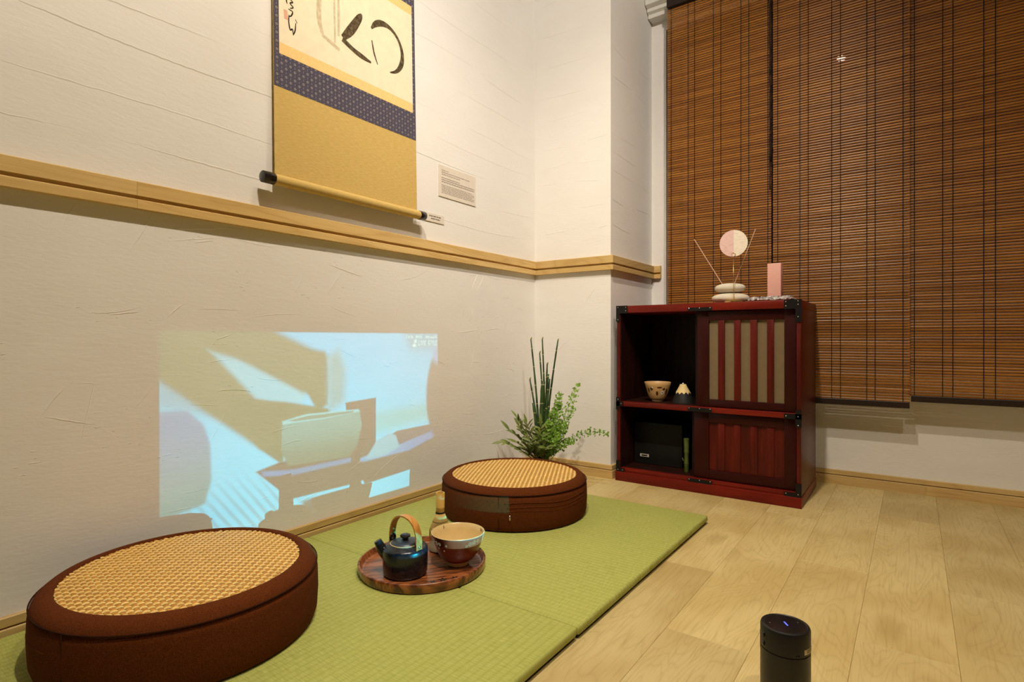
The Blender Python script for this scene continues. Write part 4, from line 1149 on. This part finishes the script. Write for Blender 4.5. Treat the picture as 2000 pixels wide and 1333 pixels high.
# peaked ornament: dark cone with a cream cap that runs down in points
FX, FY = 0.612, 2.125
fu = thing('peak_ornament', 'little mountain-shaped ornament with cream cap on the cabinet shelf', 'ornament', (FX, FY, ZS))
c = (FX, FY, ZS)
shade_auto(MB().lathe([(0.042, 0.0), (0.0415, 0.004), (0.030, 0.030), (0.018, 0.055), (0.010, 0.068), (0.0001, 0.069)], c, 48).build('dark_cone', M_BLACK, fu), 50)
M_CAP = material('cream_cap', srgb(232, 206, 140), 0.6)
def rf(z): return 0.0105 + (0.0345 - 0.0105) * ((0.069 - z) / 0.044) ** 1.05
v = []; f = []; n_ = 44
rr = random.Random(3)
for j in range(7):
    for i in range(n_):
        jag = (0.0065 if i % 4 == 0 else (-0.001 if i % 4 == 2 else 0.0025)) + 0.001 * rr.random()
        z = 0.0700 - (0.0290 + jag) * j / 6
        r_ = (rf(min(z, 0.069)) + 0.0006)
        a = 2 * pi * i / n_
        v.append((FX + r_ * cos(a), FY + r_ * sin(a), ZS + z))
for j in range(6):
    for i in range(n_):
        k = (i + 1) % n_
        f.append((j * n_ + i, j * n_ + k, (j + 1) * n_ + k, (j + 1) * n_ + i))
f.append(tuple(range(n_)))
obj('snow_cap', v, f, M_CAP, fu, True)
MB().ball((FX, FY, ZS + 0.0725), 0.0035, 1, 1, 0.8).build('tip', M_WHITE, fu, True)
# lower compartment: black box with a printed label, slender green figure
bxo = thing('black_box', 'black box with a small white label in the lower cabinet', 'box', (0.51, 2.20, 0.0502))
shade_auto(MB().box(0.405, 0.600, 2.150, 2.300, 0.0504, 0.215, 0.003).build('carton', M_BLACK, bxo), 30)
MB().box(0.430, 0.4665, 2.1488, 2.1502, 0.0775, 0.0885).build('white_label', M_CARD, bxo)
MB().box(0.4365, 0.4605, 2.1482, 2.1489, 0.0805, 0.0855).build('label_print', M_BLACK, bxo)
M_GRN = material('green_glaze', srgb(84, 98, 34), 0.5)
gx, gy = 0.633, 2.100
gf = thing('green_figure', 'slender green bamboo-shaped figure beside the panel door', 'ornament', (gx, gy, 0.0502))
c = (gx, gy, 0.0502)
shade_auto(MB().lathe([(0.007, 0.0), (0.0085, 0.004), (0.008, 0.03), (0.0095, 0.034), (0.007, 0.040), (0.0075, 0.07), (0.0098, 0.076), (0.0085, 0.082), (0.0098, 0.118), (0.0102, 0.124), (0.007, 0.127), (0.0001, 0.1272)], c, 24).build('stalk', M_GRN, gf), 50)
MB().tube([(gx - 0.006, gy, 0.088), (gx - 0.012, gy - 0.004, 0.096), (gx - 0.013, gy - 0.006, 0.103)], [0.003, 0.0025, 0.001], 8).build('twig', M_GRN, gf, True)

# ---- things on the cabinet top
ZT2 = CZ + 0.0003
M_STONE = material('chalk_white_stone', srgb(218, 208, 190), 0.8, 0.2)
def pebble(label, cx, cy, z0, a, b_, h, rot):
    t = thing('diffuser_stone', label, 'stone', (cx, cy, z0), 'stacked white stones')
    m0 = MB(); bm = bmesh.new(); bmesh.ops.create_uvsphere(bm, u_segments=40, v_segments=20, radius=1.0)
    for q in bm.verts:
        x, y, z = q.co
        zz = (abs(z) ** 0.85) * (1 if z > 0 else -1)
        X = x * a * (1 + 0.05 * sin(2 * x + y)); Y = y * b_
        q.co = (cx + X * cos(rot) - Y * sin(rot), cy + X * sin(rot) + Y * cos(rot), z0 + h / 2 + zz * h / 2)
    m0.bm(bm); m0.build('pebble', M_STONE, t, True)
    return t
pebble('lower and larger of the two white stones stacked on the cabinet', 0.783, 2.120, ZT2, 0.064, 0.048, 0.038, 0.1)
pebble('upper and smaller white stone of the stack on the cabinet', 0.782, 2.122, ZT2 + 0.0365, 0.053, 0.042, 0.0375, 0.0)
M_STICK = material('incense_stick', srgb(206, 170, 146), 0.7)
for lab, a, e in (('incense stick leaning left from the stacked stones', (0.764, 2.122, 0.735), (0.655, 2.122, 0.921)), ('incense stick leaning right from the stacked stones', (0.797, 2.122, 0.740), (0.871, 2.122, 0.936))):
    o = MB().tube([a, e], 0.0016, 8).build('incense_stick', M_STICK, origin=a)
    tag(o, lab, 'incense stick', 'incense sticks')
M_BRASS = material('polished_brass', (0.80, 0.55, 0.22, 1), 0.25, 0.5, 1.0)
GX, GY = 0.812, 2.058
cs = thing('card_stand', 'thin brass stand clipping the round card on the cabinet', 'card stand', (GX, GY, ZT2))
shade_auto(MB().lathe([(0.030, 0.0), (0.030, 0.003), (0.028, 0.0045), (0.0001, 0.005)], (GX, GY, ZT2), 40).build('base_disc', M_BRASS, cs), 40)
MB().tube([(GX, GY, ZT2 + 0.004), (GX, GY, 0.835)], 0.0011, 8).build('wire', M_BRASS, cs, True)
sp = []
for i in range(40):
    q = i / 39 * 2 * 2 * pi
    sp.append((GX + 0.0065 * sin(q), GY - 0.002 + 0.004 * i / 39, 0.842 - 0.0065 * cos(q)))
MB().tube(sp, 0.0010, 6).build('spiral_clip', M_BRASS, cs, True)
def b_disc(nt, b):
    P = coords(nt); s = nt.sep(P)
    n = nt.noise(nt.comb(nt.m('MULTIPLY', s[0], 60.0), 0.0, nt.m('MULTIPLY', s[2], 260.0)), 1.0, 2.0)
    c = nt.mix(nt.m('GREATER_THAN', s[0], 0.001), srgb(226, 190, 184), srgb(236, 224, 206))
    nt.put(b.inputs['Base Color'], nt.mix(nt.m('MULTIPLY', nt.remap(n, 0.5, 0.65), 0.18), c, srgb(150, 120, 120)))
M_DISC = material('two_tone_card', rough=0.6, build=b_disc)
dcx, dcy, dcz = GX + 0.000, GY + 0.0005, 0.882
rdv = []
for s_ in (-0.0006, 0.0006):
    for i in range(48):
        q = 2 * pi * i / 48
        rdv.append((dcx + 0.046 * cos(q), dcy + s_ + 0.046 * cos(q) * 0.10, dcz + 0.0465 * sin(q)))
dfs = [tuple(range(48)), tuple(range(95, 47, -1))] + [(i, (i + 1) % 48, 48 + (i + 1) % 48, 48 + i) for i in range(48)]
tag(obj('round_card', rdv, dfs, M_DISC, origin=(dcx, dcy, dcz)), 'round pink and white card held by the brass stand', 'card')
M_PINK = material('pink_carton', srgb(236, 178, 164), 0.6)
pb = MB().box(0.903, 0.9465, 2.155, 2.198, ZT2, 0.8145, 0.0008).build('pink_box', M_PINK, origin=(0.925, 2.176, ZT2))
tag(shade_auto(pb, 30), 'upright pink box standing on the cabinet top', 'box')
pk = thing('foil_packet', 'flat clear-wrapped packet lying before the pink box', 'packet', (0.91, 2.10, ZT2))
def b_foil(nt, b):
    P = coords(nt); n = nt.noise(P, 120.0, 4.0, 0.7, 1.2)
    nt.put(b.inputs['Base Color'], nt.mix(nt.remap(n, 0.35, 0.65), srgb(120, 110, 112), srgb(232, 226, 224)))
    nt.put(b.inputs['Normal'], nt.bump(n, 0.9, 0.004))
M_FOIL = material('crinkled_film', rough=0.15, spec=0.8, metal=0.6, build=b_foil)
MB().box(0.858, 0.985, 2.075, 2.140, ZT2, ZT2 + 0.0135).build('pink_slab', M_PINK, pk)
rr = random.Random(8); v = []; f = []; NX, NY = 26, 10
for j in range(NY + 1):
    for i in range(NX + 1):
        x = 0.848 + 0.152 * i / NX; y = 2.068 + 0.080 * j / NY
        edge = min(i, NX - i, j * 2, (NY - j) * 2)
        z = ZT2 + (0.0145 if edge > 1 else 0.004 + 0.004 * edge) + rr.uniform(0, 0.0055)
        v.append((x, y, z))
for j in range(NY):
    for i in range(NX):
        a = j * (NX + 1) + i; f.append((a, a + 1, a + NX + 2, a + NX + 1))
obj('film_wrap', v, f, M_FOIL, pk)

# ------------------------------------------------------------------ plant arrangement in the corner
PXc, PYc = 0.165, 1.845
plant = thing('plant_arrangement', 'arrangement of horsetail stems, fern and leafy sprigs in the corner', 'plant', (PXc, PYc, 0))
M_POT = material('dark_stoneware_pot', (0.02, 0.018, 0.015, 1), 0.5)
shade_auto(MB().lathe([(0.040, 0.0), (0.052, 0.004), (0.060, 0.03), (0.060, 0.062), (0.054, 0.072), (0.050, 0.070), (0.050, 0.058), (0.0001, 0.056)], (PXc, PYc, 0), 40).build('pot', M_POT, plant), 50)
def b_horse(nt, b):
    P = coords(nt); s = nt.sep(P)
    ring = nt.m('ABSOLUTE', nt.m('SUBTRACT', nt.m('FRACT', nt.m('ADD', nt.m('MULTIPLY', s[2], 14.0), nt.m('MULTIPLY', obj_random(nt), 7.0))), 0.5))
    c = nt.mix(nt.remap(nt.noise(P, 14.0, 2.0), 0.35, 0.65), srgb(22, 46, 18), srgb(58, 86, 34))
    c = nt.mix(nt.remap(ring, 0.0, 0.035, 1.0, 0.0), c, srgb(168, 170, 110))
    nt.put(b.inputs['Base Color'], c)
M_HORSE = material('horsetail', rough=0.5, build=b_horse)
M_HTIP = material('horsetail_tip', srgb(150, 150, 84), 0.6)
stems = [((0.160, 1.83, 0.06), (0.096, 1.86, 0.545), 0.0052, 0.0026), ((0.168, 1.84, 0.06), (0.149, 1.86, 0.546), 0.0050, 0.0026), ((0.172, 1.83, 0.06), (0.219, 1.86, 0.540), 0.0056, 0.0026),
         ((0.162, 1.85, 0.06), (0.137, 1.86, 0.492), 0.0048, 0.0026), ((0.175, 1.86, 0.06), (0.165, 1.87, 0.448), 0.0050, 0.003), ((0.178, 1.84, 0.06), (0.176, 1.86, 0.412), 0.0056, 0.0042),
         ((0.158, 1.84, 0.06), (0.098, 1.85, 0.388), 0.0044, 0.0028), ((0.172, 1.82, 0.06), (0.166, 1.84, 0.385), 0.0085, 0.0080), ((0.155, 1.82, 0.06), (0.127, 1.83, 0.300), 0.0062, 0.0052),
         ((0.160, 1.86, 0.06), (0.139, 1.87, 0.335), 0.0044, 0.0036), ((0.180, 1.83, 0.06), (0.186, 1.85, 0.395), 0.0060, 0.0050)]
for (a, e, r0, r1) in stems:
    A = Vector(a); E_ = Vector(e); n_ = 18; pts = []; rad = []
    for i in range(n_ + 1):
        u = i / n_
        p = A.lerp(E_, u); p.x += 0.006 * sin(u * pi) * (1 if e[0] > 0.16 else -1) * -1
        pts.append(p); rad.append((r0 + (r1 - r0) * u) * (1.14 if i % 4 == 0 else 1.0))
    st_ = MB().tube(pts, rad, 8).build('horsetail_stem', M_HORSE, plant, True)
    if r1 < 0.004:
        MB().tube([E_, E_ + Vector((0.002, 0, 0.006)), E_ + Vector((0.004, 0, 0.010))], [r1, r1 * 1.2, 0.0008], 6).build('stem_tip', M_HTIP, st_, True)

def leaf_mesh(name, L, W, mat, fold=0.25, curl=0.2, n=5):
    v = []; f = []
    for i in range(n + 1):
        u = i / n
        w_ = W * (sin(pi * min(u * 0.94 + 0.06, 1)) ** 0.8) * (1 - 0.25 * u)
        if i == n: w_ = 0.0002
        z = -curl * L * u * u
        v += [(L * u, -w_ / 2, z + fold * w_), (L * u, 0, z), (L * u, w_ / 2, z + fold * w_)]
    for i in range(n):
        for k in range(2):
            a = i * 3 + k; f.append((a, a + 1, a + 4, a + 3))
    me = bpy.data.meshes.new(name); me.from_pydata(v, [], f)
    for p in me.polygons: p.use_smooth = True
    me.materials.append(mat)
    return me
def leaf_mat(name, c1, c2):
    def f(nt, b):
        r = obj_random(nt); n = nt.noise(coords(nt), 60.0, 2.0)
        nt.put(b.inputs['Base Color'], nt.mix(nt.m('MULTIPLY', nt.m('ADD', r, n), 0.5), c1, c2))
    return material(name, rough=0.5, spec=0.35, build=f)
M_LEAF = leaf_mat('dark_leaf', srgb(70, 94, 36), srgb(150, 160, 84))
M_FERN = leaf_mat('fern_green', srgb(84, 128, 26), srgb(138, 176, 60))
M_TWIG = material('brown_twig', srgb(92, 72, 40), 0.7)
lm = leaf_mesh('leaf', 0.040, 0.0115, M_LEAF, 0.15, 0.25)
def place_leaf(me, p, d, up, parent, s=1.0, name='leaf'):
    o = bpy.data.objects.new(name, me); col.objects.link(o); o.parent = parent
    X = d.normalized(); Z = (up - X * up.dot(X)).normalized(); Y = Z.cross(X)
    R = Matrix((X, Y, Z)).transposed().to_4x4() @ Matrix.Diagonal((s, s, s, 1))
    o.matrix_local = Matrix.Translation(p - BASE[plant]) @ R
    return o
rr = random.Random(21)
# leafy sprigs to the left and low front
sprigs = [((0.155, 1.82, 0.07), (0.080, 1.735, 0.205)), ((0.155, 1.82, 0.07), (0.098, 1.760, 0.250)), ((0.15, 1.82, 0.07), (0.066, 1.710, 0.160)), ((0.16, 1.81, 0.07), (0.120, 1.745, 0.220)),
          ((0.16, 1.81, 0.07), (0.125, 1.715, 0.165)), ((0.17, 1.81, 0.07), (0.175, 1.735, 0.175)), ((0.175, 1.82, 0.07), (0.225, 1.765, 0.150)), ((0.18, 1.82, 0.07), (0.212, 1.75, 0.195)), ((0.165, 1.81, 0.07), (0.150, 1.750, 0.235)), ((0.17, 1.82, 0.07), (0.195, 1.775, 0.225))]
for si, (a, e) in enumerate(sprigs):
    A = Vector(a); E_ = Vector(e); mid = (A + E_) / 2 + Vector((0, 0, 0.03)); n_ = 9
    pts = [A * (1 - u) ** 2 + mid * 2 * u * (1 - u) + E_ * u * u for u in [i / n_ for i in range(n_ + 1)]]
    sg = MB().tube(pts, [0.0018 - 0.0011 * i / n_ for i in range(n_ + 1)], 6).build('leafy_sprig', M_TWIG, plant, True)
    for i in range(2, n_ + 1):
        T = (pts[i] - pts[i - 1]).normalized()
        side = T.cross(Vector((0, 0, 1))).normalized()
        for s_ in ((-1, 1) if i < n_ else (0,)):
            d = T * rr.uniform(0.5, 0.9) + side * s_ * rr.uniform(0.6, 1.0) + Vector((0, 0, rr.uniform(-0.25, 0.45)))
            p = pts[i]
            q = p + d.normalized() * 0.036
            if q.x < 0.006: d = Vector((abs(d.x) * 0.2, d.y, d.z))
            place_leaf(lm, p, d, Vector((rr.uniform(0.0, .7), rr.uniform(-1.2, -.4), 0.8)), sg, rr.uniform(0.75, 1.2))
# fern fronds: stalk with many tiny leaflets joined per frond
def frond(a, e, lift, spread, dens, seed, light=True):
    rq = random.Random(seed)
    A = Vector(a); E_ = Vector(e); mid = (A + E_) / 2 + Vector((0, 0, lift)); n_ = 14
    pts = [A * (1 - u) ** 2 + mid * 2 * u * (1 - u) + E_ * u * u for u in [i / n_ for i in range(n_ + 1)]]
    fr = MB().tube(pts, [0.0012 - 0.0008 * i / n_ for i in range(n_ + 1)], 5).build('fern_frond', M_FERN, plant, True)
    b = MB()
    for i in range(3, n_ + 1):
        T = (pts[i] - pts[i - 1]).normalized(); S = T.cross(Vector((0, -1, 0.2))).normalized()
        ln = spread * (0.35 + 0.65 * sin(pi * (i / n_) ** 0.8)) 
        for s_ in (-1, 1):
            tip = pts[i] + (S * s_ + T * 0.7 + Vector((rq.uniform(-.2, .2), rq.uniform(-.5, .5), rq.uniform(-.2, .3)))) .normalized() * ln
            b.tube([pts[i], tip], 0.0004, 3, False)
            for k in range(dens * 2):
                u = (k + 1) / (dens * 2)
                c0 = pts[i].lerp(tip, u)
                r_ = rq.uniform(0.0019, 0.0036)
                nrm = Vector((rq.uniform(-.6, .6), -1, rq.uniform(-.3, .9))).normalized()
                ax = nrm.orthogonal().normalized(); ay = nrm.cross(ax)
                th = rq.uniform(0, pi); off = ax * rq.uniform(-.005, .005) + ay * rq.uniform(-.005, .005)
                ring_ = [c0 + off + (ax * cos(th + q) * r_ * 1.3 + ay * sin(th + q) * r_) for q in (0, 1.05, 2.1, 3.14, 4.2, 5.25)]
                b.add(ring_, [(0, 1, 2, 3, 4, 5)])
    lf = b.build('leaflets', M_FERN, fr); lf['kind'] = 'stuff'
    return fr
fronds = [((0.185, 1.83, 0.07), (0.305, 1.86, 0.372), 0.02, 0.026, 4, 1), ((0.185, 1.83, 0.07), (0.240, 1.84, 0.335), 0.02, 0.034, 6, 2), ((0.185, 1.82, 0.07), (0.232, 1.81, 0.270), 0.02, 0.036, 7, 3),
          ((0.185, 1.82, 0.07), (0.275, 1.82, 0.225), 0.04, 0.032, 6, 4), ((0.19, 1.83, 0.07), (0.425, 1.86, 0.205), 0.10, 0.017, 3, 5), ((0.185, 1.81, 0.07), (0.262, 1.79, 0.190), 0.05, 0.030, 7, 6), ((0.185, 1.82, 0.07), (0.292, 1.85, 0.285), 0.03, 0.024, 3, 7), ((0.185, 1.82, 0.07), (0.300, 1.83, 0.165), 0.06, 0.020, 4, 8),
          ((0.185, 1.84, 0.07), (0.222, 1.86, 0.300), 0.02, 0.034, 7, 9), ((0.18, 1.81, 0.07), (0.235, 1.78, 0.235), 0.03, 0.034, 7, 10)]
for q in fronds: frond(*q)
